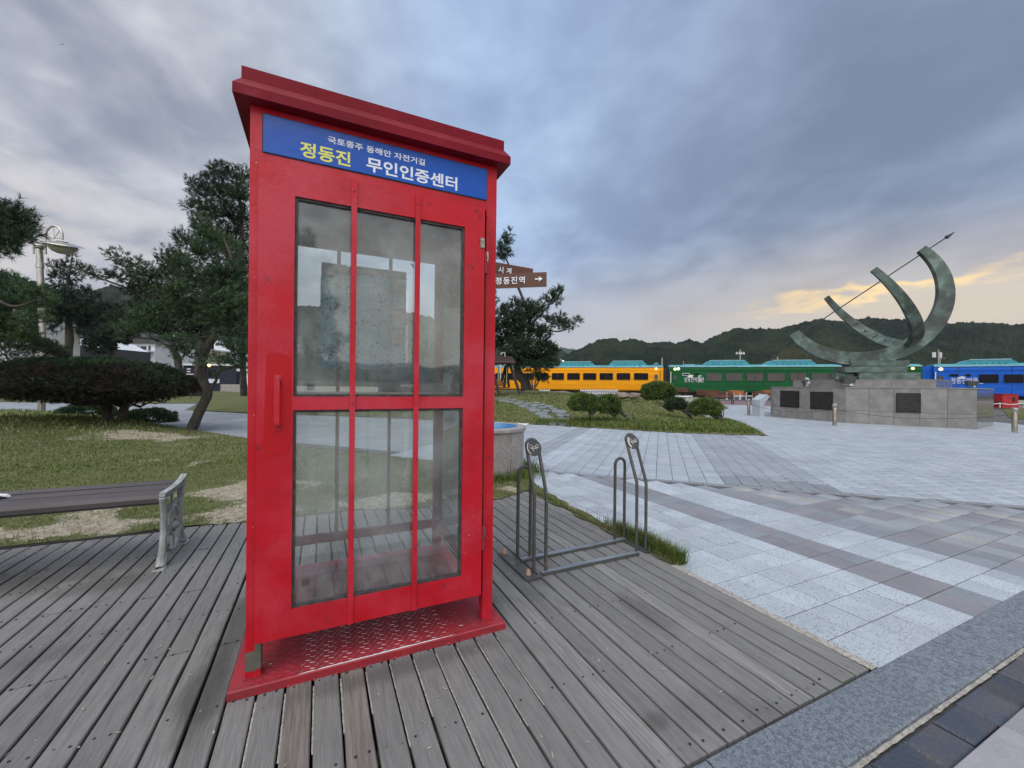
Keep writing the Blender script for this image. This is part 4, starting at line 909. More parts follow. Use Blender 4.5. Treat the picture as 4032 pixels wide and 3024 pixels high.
def mound_shrub(name, label, cat, px, py, rx, ry, D0, n, mk, L, nl, nw, stems=None, seed=1, base=None, nn=12, dead=0., rdepth=1., zmin=-.35, grp=None):
    fp = AT(*(base or (px, py+ry)), D0); t = thing(name, label, cat, tuple(fp), 0, grp); s = D0/CF; c = np.array(AT(px, py, D0))-np.array(fp); r = np.random.default_rng(seed)
    v = unit(r.normal(size=(n, 3))); v[:, 2] = np.where(v[:, 2] < zmin, -v[:, 2], v[:, 2])
    lump = np.array([1+.22*noise.noise(Vector((a[0]*2.2+seed, a[1]*2.2, a[2]*2.2))) for a in v]); q = (r.uniform(.55, 1., n)**.5*lump)[:, None]
    P = c+np.outer(v[:, 0]*rx*s, np.array(R2))*q+np.outer(v[:, 1]*rdepth*.5*(rx+ry)*s, np.array(F2))*q+np.outer(v[:, 2]*ry*s, (0, 0, 1))*q
    Dn = unit(np.outer(v[:, 0], np.array(R2))+np.outer(v[:, 1], np.array(F2))+np.outer(v[:, 2]+.35, (0, 0, 1))+r.normal(size=(n, 3))*.4)
    dd = r.random(n) < dead
    shoots('crown', P[~dd], Dn[~dd], L, nl, nw, nn, M[mk], t, seed)
    if dead: shoots('dead_foliage', P[dd], Dn[dd], L, nl, nw*.6, nn, M['juniper_dead'], t, seed+1)
    rr = random.Random(seed)
    for st in (stems or []):
        pts = [AT(x, y, D0+rr.uniform(-.2, .2))-fp for x, y in st[0]]; n_ = len(pts)
        MB().tube(pts, [st[1]*(1-.7*i/(n_-1)) for i in range(n_)], 6, cap=False).build('stem', M['bark_grey'], t, smooth=True)
    return t
mound_shrub('clipped_shrub', 'brownish domed clipped juniper at the left frame edge below the lamp post', 'shrub', 60, 1420, 180, 105, 8.2, 3600, 'juniper', .06, .05, .009, [([(30, 1560), (52, 1450), (20, 1395), (60, 1350)], .035)], 41, base=(60, 1600), dead=.55)
mound_shrub('low_shrub', 'low leafy shrub beneath the left side of the clipped tree', 'shrub', 350, 1628, 100, 34, 12.2, 1300, 'juniper', .08, .07, .016, None, 42)
mound_shrub('low_shrub', 'low leafy shrub on the path side between clipped tree and leaning pine', 'shrub', 590, 1650, 90, 32, 11.4, 1300, 'juniper', .08, .07, .016, None, 43)
rr = random.Random(8)
def fan(x0, y0, x1, y1, n, r0, sp=14):
    out = []
    for k in range(n):
        ex, ey = x1+rr.uniform(-sp, sp)*1.3, y1+rr.uniform(-sp, sp)*.7
        out.append(([(x0+rr.uniform(-3, 3), y0), (x0*.7+ex*.3+rr.uniform(-7, 7), y0*.7+ey*.3+rr.uniform(-4, 4)), (x0*.3+ex*.7+rr.uniform(-7, 7), y0*.3+ey*.7+rr.uniform(-6, 3)), (ex, ey)], r0*rr.uniform(.5, 1)))
    return out
mound_shrub('wind_blown_shrub', 'dark green wind-blown shrub nearest the stepping stones', 'shrub', 2300, 1588, 56, 32, 11.6, 2600, 'bush', .07, .06, .013, fan(2325, 1642, 2340, 1600, 9, .035, 24), 44, base=(2327, 1644), dead=.10, zmin=-.8)
mound_shrub('wind_blown_shrub', 'wind-blown shrub leaning right with a bare woody tail propped on posts', 'shrub', 2398, 1596, 40, 36, 11.6, 1900, 'bush', .07, .06, .013, fan(2420, 1645, 2410, 1610, 7, .03, 18)+fan(2470, 1648, 2430, 1600, 7, .03, 10), 45, base=(2430, 1648), dead=.15, zmin=-.8)
mound_shrub('wind_blown_shrub', 'tall round-headed wind-blown shrub in front of the green carriage', 'shrub', 2592, 1543, 62, 34, 14.5, 3000, 'bush', .08, .07, .016, fan(2648, 1620, 2600, 1575, 16, .04, 30), 46, base=(2650, 1624), dead=.06, zmin=-.8)
mound_shrub('wind_blown_shrub', 'small dark wind-blown shrub with swept stems between two larger ones', 'shrub', 2662, 1592, 36, 22, 13.6, 1000, 'juniper', .07, .06, .012, fan(2725, 1645, 2690, 1598, 14, .03, 16), 47, base=(2728, 1646), dead=.15, zmin=-.8)
mound_shrub('wind_blown_shrub', 'bright green wind-blown shrub nearest the plaza tip with twisted bare stems', 'shrub', 2776, 1606, 54, 32, 12.6, 2800, 'bush', .075, .065, .014, fan(2842, 1652, 2790, 1610, 16, .035, 34)+fan(2842, 1652, 2830, 1600, 9, .025, 12), 48, base=(2840, 1655), dead=.05, zmin=-.75)
for k, (x, y, h) in enumerate([(2467, 1650, 18), (2493, 1663, 34)]):
    p_ = AT(x, y, 11.4); t = MB().tube([(0, 0, 0), (.005, 0, h*11.4/CF*.5), (0, 0, h*11.4/CF)], [.04, .035, .032], 8).build('prop_post', M['bark_grey'], None, loc=p_)
    tag(t, ['short grey prop post under the bare shrub tail', 'taller grey prop post at the end of the bare shrub tail'][k], 'post', 'prop posts under the shrub')
# tree belt behind the village, dark and far
for k, (x, y, rx, ry, D, lb) in enumerate([(560, 1360, 90, 30, 78, 'dark tree mass behind the white house with black beams'), (880, 1380, 70, 50, 88, 'dark tree behind the cream apartment block'), (130, 1290, 60, 40, 56, 'dark tree behind the white gabled hall'), (740, 1350, 50, 36, 80, 'dark tree between the village tower and the pines')]):
    tree('background_tree', lb, 'tree', [([(x, 1530, D), (x, y)], [.3, .15])], [(x-rx*.4, y, rx*.6, ry), (x+rx*.4, y+6, rx*.6, ry*.9), (x, y-ry*.4, rx*.5, ry*.7)], D, 'needle_dark', .5, .35, .10, 10, 6., seed=60+k, twigs=0)

copy_tree(lean, (-.1, -8.5, 0), 2.4, 'leaning pine mirrored faintly in the booth glass')
# ------------------------------------------------------------------ the red booth
BW, BD = .957, .927
def booth():
    t = thing('phone_booth', 'tall red glazed booth with blue name panel standing on the boarded deck', 'booth', (-.233, 1.737, 0))
    ov = .047
    pl = MB().box(-ov, BW+ov, -ov, BD+ov, 0, .032, bv=.004).build('plinth', M['red_worn'], t)
    MB().box(.03, BW-.03, -.030, BD-.02, .032, .034).build('floor_plate', M['red_worn'], pl)
    # raised treads, worn bright in the middle
    a = MB(); b = MB(); rr = random.Random(2)
    for i in range(-2, 30):
        for j in range(0, 15):
            x, y = .02+i*.033+(.0165 if j % 2 else 0), -.030+j*.0185
            if not (.015 < x < BW-.03) or y > .24: continue
            an = math.radians(45 if (i+j) % 2 else -12); L = .0115
            d = Vector((math.cos(an), math.sin(an), 0)); sd_ = Vector((-d.y, d.x, 0))*.0021
            c = Vector((x, y, .034)); f = 1 if (.17 < x < .74 and rr.random() < .93) or rr.random() < .08 else 0
            vs = [c-d*L, c+sd_, c+d*L, c-sd_, c-d*L*.6+Vector((0, 0, .0016)), c+d*L*.6+Vector((0, 0, .0016))]
            (a if f else b).add(vs, [(0, 3, 4), (0, 4, 1), (3, 2, 5, 4), (1, 4, 5), (1, 5, 2)])
    o = a.build('tread_pattern', M['tread'], pl); o['kind'] = 'stuff'; o = b.build('tread_pattern', M['red_worn'], pl); o['kind'] = 'stuff'
    # bright worn strip on the front lip
    n = 60; vs = []; fs = []; r3 = random.Random(5)
    for i in range(n+1):
        x = .17+.60*i/n; w = .0045*(math.sin(PI*i/n)**.4)*(r3.uniform(.6, 1.1) if 8 < i < 52 else r3.uniform(0, 1)); vs += [(x, -ov+.0032, .0326), (x, -ov+.0045+w*1.6, .03255)]
    for i in range(n): fs.append((2*i, 2*i+2, 2*i+3, 2*i+1))
    MB().add(vs, fs).build('worn_edge', M['white'], pl)
    for i in range(26):                     # paint drips under the lip
        x = r3.uniform(.1, .95); s_ = r3.uniform(.003, .007)
        MB().lathe([(s_, -.004), (s_*.9, .002), (s_*.3, .006)], (x, -ov, .002), 7).build('paint_drip', M['red_worn'], pl)
    PW = .048
    for k, (x, y) in enumerate([(0, 0), (BW-PW, 0), (0, BD-PW), (BW-PW, BD-PW)]):
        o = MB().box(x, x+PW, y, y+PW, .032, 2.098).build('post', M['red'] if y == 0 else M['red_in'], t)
        MB().box(x-.004, x+PW+.004, y-.004, y+PW+.004, .0325, .038).build('weld_foot', M['red_worn'], o)
        if k == 0:
            MB().prism([(.0, .063), (.0, .128), (.012, .132), (.028, .131), (.030, .178), (.048, .178), (.048, .068), (.03, .06)], 0, .0012, lambda p: (p[0], -p[2], p[1])).build('bare_patch', M['bare'], o)
            MB().prism([(.0, .066), (.0, .175), (.04, .176), (.04, .064)], 0, .0012, lambda p: (.048+p[2], p[0], p[1])).build('bare_patch', M['bare'], o)
    # header beams and sills
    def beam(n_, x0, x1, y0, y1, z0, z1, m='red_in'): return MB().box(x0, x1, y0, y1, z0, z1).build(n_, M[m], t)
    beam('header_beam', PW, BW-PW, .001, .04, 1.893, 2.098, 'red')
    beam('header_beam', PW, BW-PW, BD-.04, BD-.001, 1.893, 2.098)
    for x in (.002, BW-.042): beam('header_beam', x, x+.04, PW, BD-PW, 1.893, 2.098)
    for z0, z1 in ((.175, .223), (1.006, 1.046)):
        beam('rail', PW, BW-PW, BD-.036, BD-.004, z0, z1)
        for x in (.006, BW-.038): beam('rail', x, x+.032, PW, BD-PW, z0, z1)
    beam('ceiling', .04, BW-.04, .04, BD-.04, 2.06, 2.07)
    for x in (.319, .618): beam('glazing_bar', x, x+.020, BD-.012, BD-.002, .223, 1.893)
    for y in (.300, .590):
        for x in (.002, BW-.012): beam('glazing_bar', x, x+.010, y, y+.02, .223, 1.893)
    for x0, x1, y0, y1 in ((PW, BW-PW, BD-.022, BD-.018), (.018, .022, PW, BD-PW), (BW-.022, BW-.018, PW, BD-PW)):
        for z0, z1 in ((.223, 1.006), (1.046, 1.893)):
            MB().box(x0, x1, y0, y1, z0, z1).build('glass_pane', M['glass_back'], t)
    # roof in steps
    r1 = MB().box(-ov, BW+ov, -ov, BD+ov, 2.100, 2.134)
    a, b = ov, .022
    r1.add([(-a, -a, 2.134), (BW+a, -a, 2.134), (BW+a, BD+a, 2.134), (-a, BD+a, 2.134), (-b, -b, 2.172), (BW+b, -b, 2.172), (BW+b, BD+b, 2.172), (-b, BD+b, 2.172)], [(0, 1, 5, 4), (1, 2, 6, 5), (2, 3, 7, 6), (3, 0, 4, 7), (4, 5, 6, 7)])
    rf = r1.build('roof', M['red_roof'], t)
    MB().box(-.024, BW+.024, -.024, BD+.024, 2.170, 2.212).build('roof_cap', M['red_roof'], rf)
    # blue sign
    sg = MB().box(.041, .906, -.004, .002, 1.9385, 2.0745).build('name_panel', M['blue_sign'], t)
    MB().box(.037, .910, -.001, .003, 1.9345, 2.0785).build('panel_seal', M['gasket'], sg)
    text('lettering', '국토종주 동해안 자전거길', .0285, M['sign_white'], sg, (.252, -.0045, 2.0270), bold=.0005, sx=1.22, space=1.03)
    text('lettering', '정동진', .0610, M['sign_yellow'], sg, (.158, -.0045, 1.9555), bold=.0014, sx=1.08)
    text('lettering', '무인인증센터', .0610, M['sign_white'], sg, (.392, -.0045, 1.9555), bold=.0014, sx=1.14)
    # door
    DX0, DX1, DZ0, DZ1, y0, y1 = .031, .889, .172, 1.886, -.032, -.006
    ox0, ox1 = .146, .797; oz = [(.272, 1.003), (1.052, 1.787)]
    d = MB().box(DX0, ox0, y0, y1, DZ0, DZ1).box(ox1, DX1, y0, y1, DZ0, DZ1).box(ox0, ox1, y0, y1, DZ0, oz[0][0]).box(ox0, ox1, y0, y1, oz[0][1], oz[1][0]).box(ox0, ox1, y0, y1, oz[1][1], DZ1)
    door = d.build('door', M['red'], t)
    for z0, z1 in oz:
        g = .010
        MB().box(ox0, ox0+g, y0+.006, y1-.001, z0, z1).box(ox1-g, ox1, y0+.006, y1-.001, z0, z1).box(ox0+g, ox1-g, y0+.006, y1-.001, z0, z0+g).box(ox0+g, ox1-g, y0+.006, y1-.001, z1-g, z1).build('gasket', M['gasket'], door)
        MB().box(ox0+g, ox1-g, y0+.014, y0+.018, z0+g, z1-g).build('glass_pane', M['glass'], door)
    for x in (.338, .583):
        MB().box(x, x+.0205, y0-.007, y0-.0005, .172, 1.886, bv=0).build('glazing_bar', M['red'], door)
        for z in (.225, 1.027, 1.845): MB().lathe([(.0042, 0), (.0036, -.0022), (.001, -.003)], (x+.010, y0-.007, z), 10, 'y').build('screw', M['red_worn'], door)
    MB().prism([(.052, .845), (.060, 1.205), (.100, 1.212), (.140, 1.20), (.142, .90), (.128, .835), (.09, .85), (.07, .828)], .0005, .0009, lambda p: (p[0], y0-p[2], p[1])).build('repainted_patch', M['red_fresh'], door, fixn=True)
    h = MB().box(.086, .107, y0-.004, y0-.0005, 1.108, 1.132).box(.086, .107, y0-.004, y0-.0005, .930, .954).box(.088, .105, y0-.034, y0-.028, .955, 1.114).box(.088, .105, y0-.030, y0-.003, 1.108, 1.114).box(.088, .105, y0-.030, y0-.003, .950, .956)
    h.build('handle', M['red'], door)
    for z in (1.122, .94): MB().lathe([(.0035, 0), (.003, -.003)], (.0965, y0-.004, z), 8, 'y').build('screw', M['screw'], door)
    MB().box(.868, .888, y0-.004, y0-.0005, 1.708, 1.752).build('latch_plate', M['steel_brass'], door)
    for z in (1.742, 1.716): MB().lathe([(.0055, 0), (.0045, -.004)], (.877, y0-.004, z), 10, 'y').build('bolt', M['steel'], door)
    for z0, z1 in ((1.602, 1.700), (.368, .472)):
        zm = (z0+z1)/2
        MB().lathe([(.0085, z0), (.0085, zm-.001)], (.9, y0+.012, 0), 12).lathe([(.0082, zm+.001), (.0082, z1)], (.899, y0+.012, 0), 12).build('hinge', M['red_worn'], t, smooth=True)
        MB().tube([(.9055, y0+.005, zm+.002), (.9065, y0+.003, zm+.02), (.904, y0+.003, z1-.004)], [.002, .0026, .004], 6).build('hinge_pin_wear', M['stick_white'] if z0 > 1 else M['bare'], t)
    # little print block in the glass corners
    for z, x in ((1.078, .19), (.345, .18)):
        for k in range(5): MB().box(x, x+.026, y0+.0125, y0+.0132, z+k*.0052, z+k*.0052+.002).build('glass_print', M['gasket'], door)
    # chips of missing paint
    for k in range(18):
        x, z = r3.choice([(.93, r3.uniform(.2, 1.9)), (.02, r3.uniform(.3, 2)), (r3.uniform(.81, .88), r3.uniform(.3, .6)), (.84, 1.83)]); s_ = r3.uniform(.0012, .0026)
        yy = y0-.0006 if .04 < x < .889 else -.0006
        MB().prism([(x+s_*math.cos(a_)*r3.uniform(.6, 1), z+s_*math.sin(a_)*r3.uniform(.6, 1)) for a_ in [i*PI/3 for i in range(6)]], 0, .0004, lambda p, yy=yy: (p[0], yy-p[2], p[1])).build('paint_chip', M['stick_white'], t)
    sh = MB().box(.05, BW-.05, BD-.34, BD-.04, 1.046, 1.058).build('shelf', M['steel'], t)
    # the whole booth leans very slightly
    for c in t.children_recursive:
        if c.type != 'MESH': continue
        if c.location.length > 1e-6: z_ = c.location.z; c.location.x -= .0037*z_; c.location.y -= .0074*z_
        else:
            for v in c.data.vertices: v.co.x -= .0037*v.co.z; v.co.y -= .0074*v.co.z
    return t
booth()
B0 = Vector((-.233, 1.737, 0)); yb = 1.737+BD-.030-.011
def poster():
    t = thing('cycle_route_map', 'faded blue and green route map with folded corner taped inside the rear glass', 'poster', (.235, yb, 1.50))
    MB().add([(-.243, 0, -.31), (.247, 0, -.31), (.247, 0, .312), (-.07, 0, .312), (-.243, 0, .222)], [(0, 1, 2, 3, 4)]).build('sheet', M['map'], t)
    h = MB().prism([(-.115, .262), (.243, .262), (.243, .308), (-.068, .308)], .0014, .002, lambda p: (p[0], -p[2], p[1])).build('header', M['navy'], t)
    text('lettering', '동해안 자전거길 [강릉구간]', .027, M['paper'], h, (-.075, -.0024, .273), bold=.0004, sx=.9)
    MB().prism([(-.243, .222), (-.12, .255), (-.07, .312)], .0015, .006, lambda p: (p[0], -p[2], p[1])).build('folded_corner', M['paper'], t)
    for z, hh, m in ((.17, .07, 'map_pale'), (.06, .02, 'map_red'), (.0, .05, 'map_pale'), (-.055, .014, 'map_pur'), (-.14, .06, 'map_pale'), (-.16, .012, 'map_head')):
        MB().box(.165, .24, -.0026, -.0014, z, z+hh).build('text_block', M[m], t)
poster()
t = MB().prism([(.0, .0), (.14, .0), (.14, .085), (.0, .085)], 0, .001, lambda p: (p[0], -p[2], p[1])).build('paper_notice', M['paper'], None, loc=(-.005, yb+.004, 1.725)); tag(t, 'pale paper notice tucked behind the top left corner of the route map', 'notice')
sn = [((.09, 1.90), (.125, 1.905), (.09, 1.885)), ((.50, 1.87), (.525, 1.87), (.525, 1.84)), ((.085, 1.30), (.12, 1.268), (.085, 1.268)), ((.488, 1.26), (.525, 1.26), (.525, 1.285))]
lb = ['white tape scrap above left of the route map', 'white tape scrap above right of the route map', 'white tape scrap at the lower left of the route map', 'white tape scrap at the lower right of the route map']
for s_, l_ in zip(sn, lb):
    c = s_[0]; t = MB().prism([(p[0]-c[0], p[1]-c[1]) for p in s_], 0, .0012, lambda p: (p[0], -p[2], p[1])).build('tape_scrap', M['white'], None, loc=(c[0], yb-.004, c[1]), fixn=True); tag(t, l_, 'tape', 'tape scraps on the rear glass')
t = thing('document_box', 'dark grey document box standing on the shelf inside the booth', 'box', (.47, 2.40, 1.058))
MB().box(-.16, .15, .02, .14, 0, .145).build('case', M['map_head'], t); MB().box(-.10, .21, -.04, .02, 0, .055).build('tray', M['black'], t)
MB().box(-.06, .02, -.044, -.040, .03, .045).build('label_strip', M['paper'], t)
t = MB().lathe([(.012, 0), (.012, .04), (.009, .05)], n=12).build('stamp', M['paper'], None, loc=(.66, 2.42, 1.058)); tag(t, 'small white stamp holder beside the document box in the booth', 'stamp')

# ------------------------------------------------------------------ bench
def bench():
    t = thing('bench', 'low backless bench with brown planks and ornate pale cast iron end', 'bench', (-.84, 3.28, 0))
    L = 1.62
    def plank(y0, y1, z, rnd):
        prof = [(y0, z-.030), (y0, z), (y1, z), (y1, z-.030)]
        if rnd: prof = [(y0+.014, z-.058), (y0+.002, z-.044), (y0, z-.020), (y0+.006, z-.006), (y0+.02, z), (y1, z), (y1, z-.03), (y0+.04, z-.03), (y0+.04, z-.05)]
        n = len(prof); m = MB(); vs = [(x, y, zz) for x in (-L, -.012) for y, zz in prof]
        m.add(vs, [tuple(range(n)), tuple(range(2*n-1, n-1, -1))]+[(i, n+i, n+(i+1) % n, (i+1) % n) for i in range(n)])
        return m.build('seat_plank', M['bench_wood'], t, fixn=True)
    plank(-.20, -.035, .432, True); plank(-.031, .095, .434, False); plank(.099, .205, .440, False)
    o = MB().tube([(-L, .02, .155), (0, .02, .155)], .007, 8).build('foot_rod', M['black'], t)
    def end(x):
        e = MB()
        # front and rear legs of the casting, flat curved bars
        def rib(pts, w, d=.030):
            for a, b in zip(pts[:-1], pts[1:]): e.bar((x, a[0], a[1]), (x, b[0], b[1]), d, w, up=(1, 0, 0)) if False else e.tube([(x, a[0], a[1]), (x, b[0], b[1])], w/2, 8)
        fl = [(-.195, .415), (-.176, .36), (-.166, .28), (-.168, .20), (-.180, .12), (-.200, .045), (-.215, .012)]
        rl = [(.205, .455), (.170, .36), (.150, .26), (.152, .18), (.172, .10), (.200, .04), (.222, .015)]
        e.tube([(x, y, z) for y, z in fl], [.020, .019, .018, .018, .019, .021, .024], 8); e.tube([(x, y, z) for y, z in rl], [.018, .017, .016, .016, .017, .019, .022], 8)
        e.tube([(x, -.205, .432), (x, -.12, .430), (x, -.02, .428), (x, .10, .436), (x, .21, .462)], [.016, .012, .011, .012, .014], 8)
        return e
    for x, nm in ((-.004, 'end_frame'), (-L, 'end_frame')):
        e = end(x)
        top = [(-.20, .436), (-.10, .434), (.0, .434), (.10, .440), (.17, .452), (.215, .468)]
        for a, b in zip(top[:-1], top[1:]): e.bar((x+.002, a[0], a[1]+.004), (x+.002, b[0], b[1]+.004), .034, .008)
        def web(poly): e.prism(poly, x-.005, x+.005, lambda p: (p[2], p[0], p[1]))
        web([(-.185, .425), (.19, .435), (.185, .40), (-.180, .395)])
        for y0_, y1_ in ((-.180, -.165), (-.035, -.012), (.10, .118), (.165, .18)): web([(y0_, .395), (y1_, .395), (y1_, .335), (y0_, .335)])
        web([(-.175, .345), (.165, .345), (.160, .318), (-.172, .318)])
        arch = [(-.095, .15), (-.098, .22), (-.075, .28), (-.03, .31), (.03, .31), (.075, .28), (.098, .22), (.095, .15)]
        e.tube([(x, a, b) for a, b in arch], .012, 8)
        web([(-.16, .235), (-.085, .215), (-.085, .175), (-.165, .175)]); web([(.085, .215), (.15, .235), (.15, .175), (.085, .175)])
        e.tube([(x, .055*math.cos(a), .185+.05*math.sin(a)) for a in [i*PI/8 for i in range(17)]], .010, 7)
        web([(-.012, .31), (.012, .31), (.012, .235), (-.012, .235)]); web([(-.10, .185), (-.05, .195), (-.05, .175), (-.10, .165)]); web([(.05, .195), (.10, .185), (.10, .165), (.05, .175)])
        e.tube([(x, -.165, .14), (x, -.10, .07), (x, -.02, .045), (x, .02, .045), (x, .10, .07), (x, .155, .14)], .013, 8)
        web([(-.03, .14), (.03, .14), (.018, .05), (-.018, .05)])
        e.tube([(x, -.205, .03), (x, -.08, .042)], [.014, .007], 7); e.tube([(x, .20, .03), (x, .08, .05)], [.018, .007], 7)
        o = e.build(nm, M['cast'], t, smooth=True)
        MB().lathe([(.026, 0), (.026, .010), (.022, .020), (.010, .027)], (x, .02, .185), 14, 'x').build('boss', M['cast'], o, smooth=True)
        for y in (-.225, .225):
            MB().box(x-.028, x+.028, y-.035, y+.035, 0, .008, bv=.003).build('foot_plate', M['cast'], o)
            MB().lathe([(.009, .008), (.008, .015)], (x-.012, y+(.012 if y > 0 else -.012), 0), 8).build('bolt', M['bark'], o)
        MB().prism([(-.222, .012), (-.20, .062), (-.165, .062), (-.182, .012)], x-.022, x+.022, lambda p: (p[2], p[0], p[1])).build('hoof_foot', M['cast'], o)
    return t
bench()
t = thing('crumpled_wrapper', 'crumpled white and navy wrapper lying on the bench seat at the left edge', 'litter', tuple(G(8, 1955, .445)))
t.location.z = .434
MB().tube([(-.04, 0, .008), (-.01, .004, .014), (.022, .0, .012), (.036, -.003, .006)], [.012, .014, .012, .004], 8).build('white_crumple', M['paper'], t); MB().tube([(-.03, -.022, .007), (.0, -.02, .010), (.022, -.012, .006)], [.006, .009, .003], 7).build('navy_crumple', M['navy'], t)

# ------------------------------------------------------------------ cycle rack
def rack():
    t = thing('bicycle_rack', 'dark grey-green tubular bicycle rack with two round badges bolted to the deck', 'bicycle rack', (1.10, 2.08, 0))
    def P(u, v, z): return (u-1.10, v-2.08, z)
    def hoop(u0, u1, v, zt, zb, lean=None):
        r_ = (u1-u0)/2; um = (u0+u1)/2; pts = []
        if lean is None:
            pts = [P(u0, v, .018), P(u0, v, zt-r_)]
            pts += [P(um-r_*math.cos(a), v, zt-r_+r_*math.sin(a)) for a in [i*PI/12 for i in range(1, 12)]]+[P(u1, v, zt-r_), P(u1, v, .018)]
        else:
            dv = lean; pts = [P(u0, v, .018), P(u0, v, zb-.02), P(u0+.001, v+.004, zb+.01)]
            H = zt-zb; 
            def Q(u, f): return P(u, v+dv*f, zb+H*f)
            fr = 1-r_/H*.97
            pts.append(Q(u0, fr))
            pts += [Q(um-r_*math.cos(a), fr+(1-fr)*math.sin(a)) for a in [i*PI/12 for i in range(1, 12)]]
            pts += [Q(u1, fr), P(u1-.001, v+.004, zb+.01), P(u1, v, zb-.02), P(u1, v, .018)]
        return MB().tube(pts, .0105, 12)
    for u0, u1, v in ((1.131, 1.219, 2.310), (1.908, 1.995, 2.330)): hoop(u0, u1, v, .592, 0).build('low_hoop', M['rack'], t, smooth=True)
    for k, (u0, u1, v) in enumerate(((1.134, 1.214, 2.100), (1.907, 1.987, 2.106))):
        o = hoop(u0, u1, v, .775, .465, lean=.125).build('tall_hoop', M['rack'], t, smooth=True)
        c = Vector(P((u0+u1)/2, v+.098, .724)); n = Vector((0, -.93, .37)); xa = Vector((1, 0, 0)); ya = n.cross(xa)*-1
        def tf(p, c=c, n=n, xa=xa, ya=ya): return tuple(c+xa*p[0]+ya*p[1]+n*p[2])
        disc = MB().prism([(.050*math.cos(a), .050*math.sin(a)) for a in [i*2*PI/28 for i in range(28)]], .006, .014, tf).build('badge', M['rack_disc'], o, fixn=True)
        # pale peeled crescent and bicycle emblem
        cr_ = [(.049*math.cos(a), .049*math.sin(a)) for a in np.linspace(2.2, 3.9, 10)]+[(.0+(.040 if k == 0 else .030)*math.cos(a)-.002, .044*math.sin(a)) for a in np.linspace(3.9, 2.2, 10)]
        MB().prism(cr_, .0142, .0148, tf).build('peeled_edge', M['stick_white'], disc, fixn=True)
        em = MB()
        def ln(pts, w=.0024): em.tube([tf((a, b, .0146)) for a, b in pts], w, 5)
        for cx, m_ in ((-.020, 0), (.022, 1)): 
            a0, a1 = (0, 2*PI) if k == 0 or m_ else (PI, 2*PI)
            ln([(cx+.011*math.cos(a), -.008+.011*math.sin(a)) for a in np.linspace(a0, a1, 15)], .0016)
        ln([(-.020, -.008), (-.012, .006), (-.008, .018), (-.004, .021)]); ln([(-.012, .006), (.014, .006), (.022, -.008)]); ln([(-.012, .004), (-.006, -.006), (.008, -.006), (.014, .006)]); ln([(-.026, .0), (-.012, .006)], .0028)
        em.build('bicycle_emblem', M['stick_white'], disc)
    def flat(a, b, w, z0, z1, mk, nm):
        a, b = Vector((*a, 0)), Vector((*b, 0)); d = (b-a).normalized(); s_ = Vector((-d.y, d.x, 0))*w/2
        poly = [(p-Vector((1.10, 2.08, 0)))[:2] for p in (a-s_, b-s_, b+s_, a+s_)]
        return MB().prism(poly, z0, z1).build(nm, M[mk], t)
    flat((1.150, 2.296), (1.99, 2.318), .034, .016, .021, 'rack_worn', 'rail'); flat((1.140, 2.281), (1.99, 2.303), .004, .0, .0205, 'rack', 'rail_lip')
    flat((1.178, 2.088), (1.905, 2.092), .034, .016, .021, 'rack_worn', 'rail'); flat((1.178, 2.072), (1.905, 2.076), .004, .0, .0205, 'rack', 'rail_lip')
    flat((1.085, 2.046), (1.085, 2.445), .050, .001, .014, 'rack', 'base_plate'); flat((1.111, 2.062), (1.158, 2.062), .030, .001, .014, 'rack', 'base_plate')
    flat((1.985, 2.08), (1.985, 2.35), .045, .001, .012, 'rack', 'base_plate')
    for u, v in ((1.093, 2.425), (1.098, 2.100)): MB().lathe([(.017, .0142), (.017, .022), (.0135, .026), (.0125, .040), (.009, .044)], P(u, v, 0), 14).build('bolt_cap', M['tan'], t, smooth=True)
rack()

# ------------------------------------------------------------------ round granite planter with blue basin
def basin():
    t = thing('round_basin', 'round speckled granite basin with blue painted inside behind the booth', 'basin', (PLC.x, PLC.y, 0))
    nP = 8; R_ = .545
    for k in range(nP):
        a0, a1 = 2*PI*k/nP+.35, 2*PI*(k+1)/nP+.35-.012; pts = []
        A_ = np.linspace(a0, a1, 6)
        poly = [(R_*math.cos(a), R_*math.sin(a)) for a in A_]+[((R_-.06)*math.cos(a), (R_-.06)*math.sin(a)) for a in A_[::-1]]
        MB().prism(poly, 0, .548).build('granite_panel', M['pgranite'], t, fixn=True)
    MB().lathe([(.565, .55), (.572, .558), (.572, .590), (.562, .600), (.475, .600), (.470, .592)], n=56, cap=False).build('coping', M['pgranite'], t, smooth=True)
    MB().lathe([(.470, .596), (.455, .597), (.450, .590), (.44, .45), (0.001, .45)], n=48, cap=False).build('basin_lining', M['pool_blue'], t, smooth=True)
basin()
pa, pb = G(1900, 1664, .03), G(2078, 1672, .03)
t = thing('pipe', 'white pipe lying along the lawn edge behind the round basin', 'pipe', tuple(pa)); d = pb-pa
MB().tube([(0, 0, 0), tuple(d)], .028, 8).build('tube', M['white'], t); MB().tube([tuple(d*.985), tuple(d*1.015)], .04, 8).build('end_collar', M['stick_white'], t)

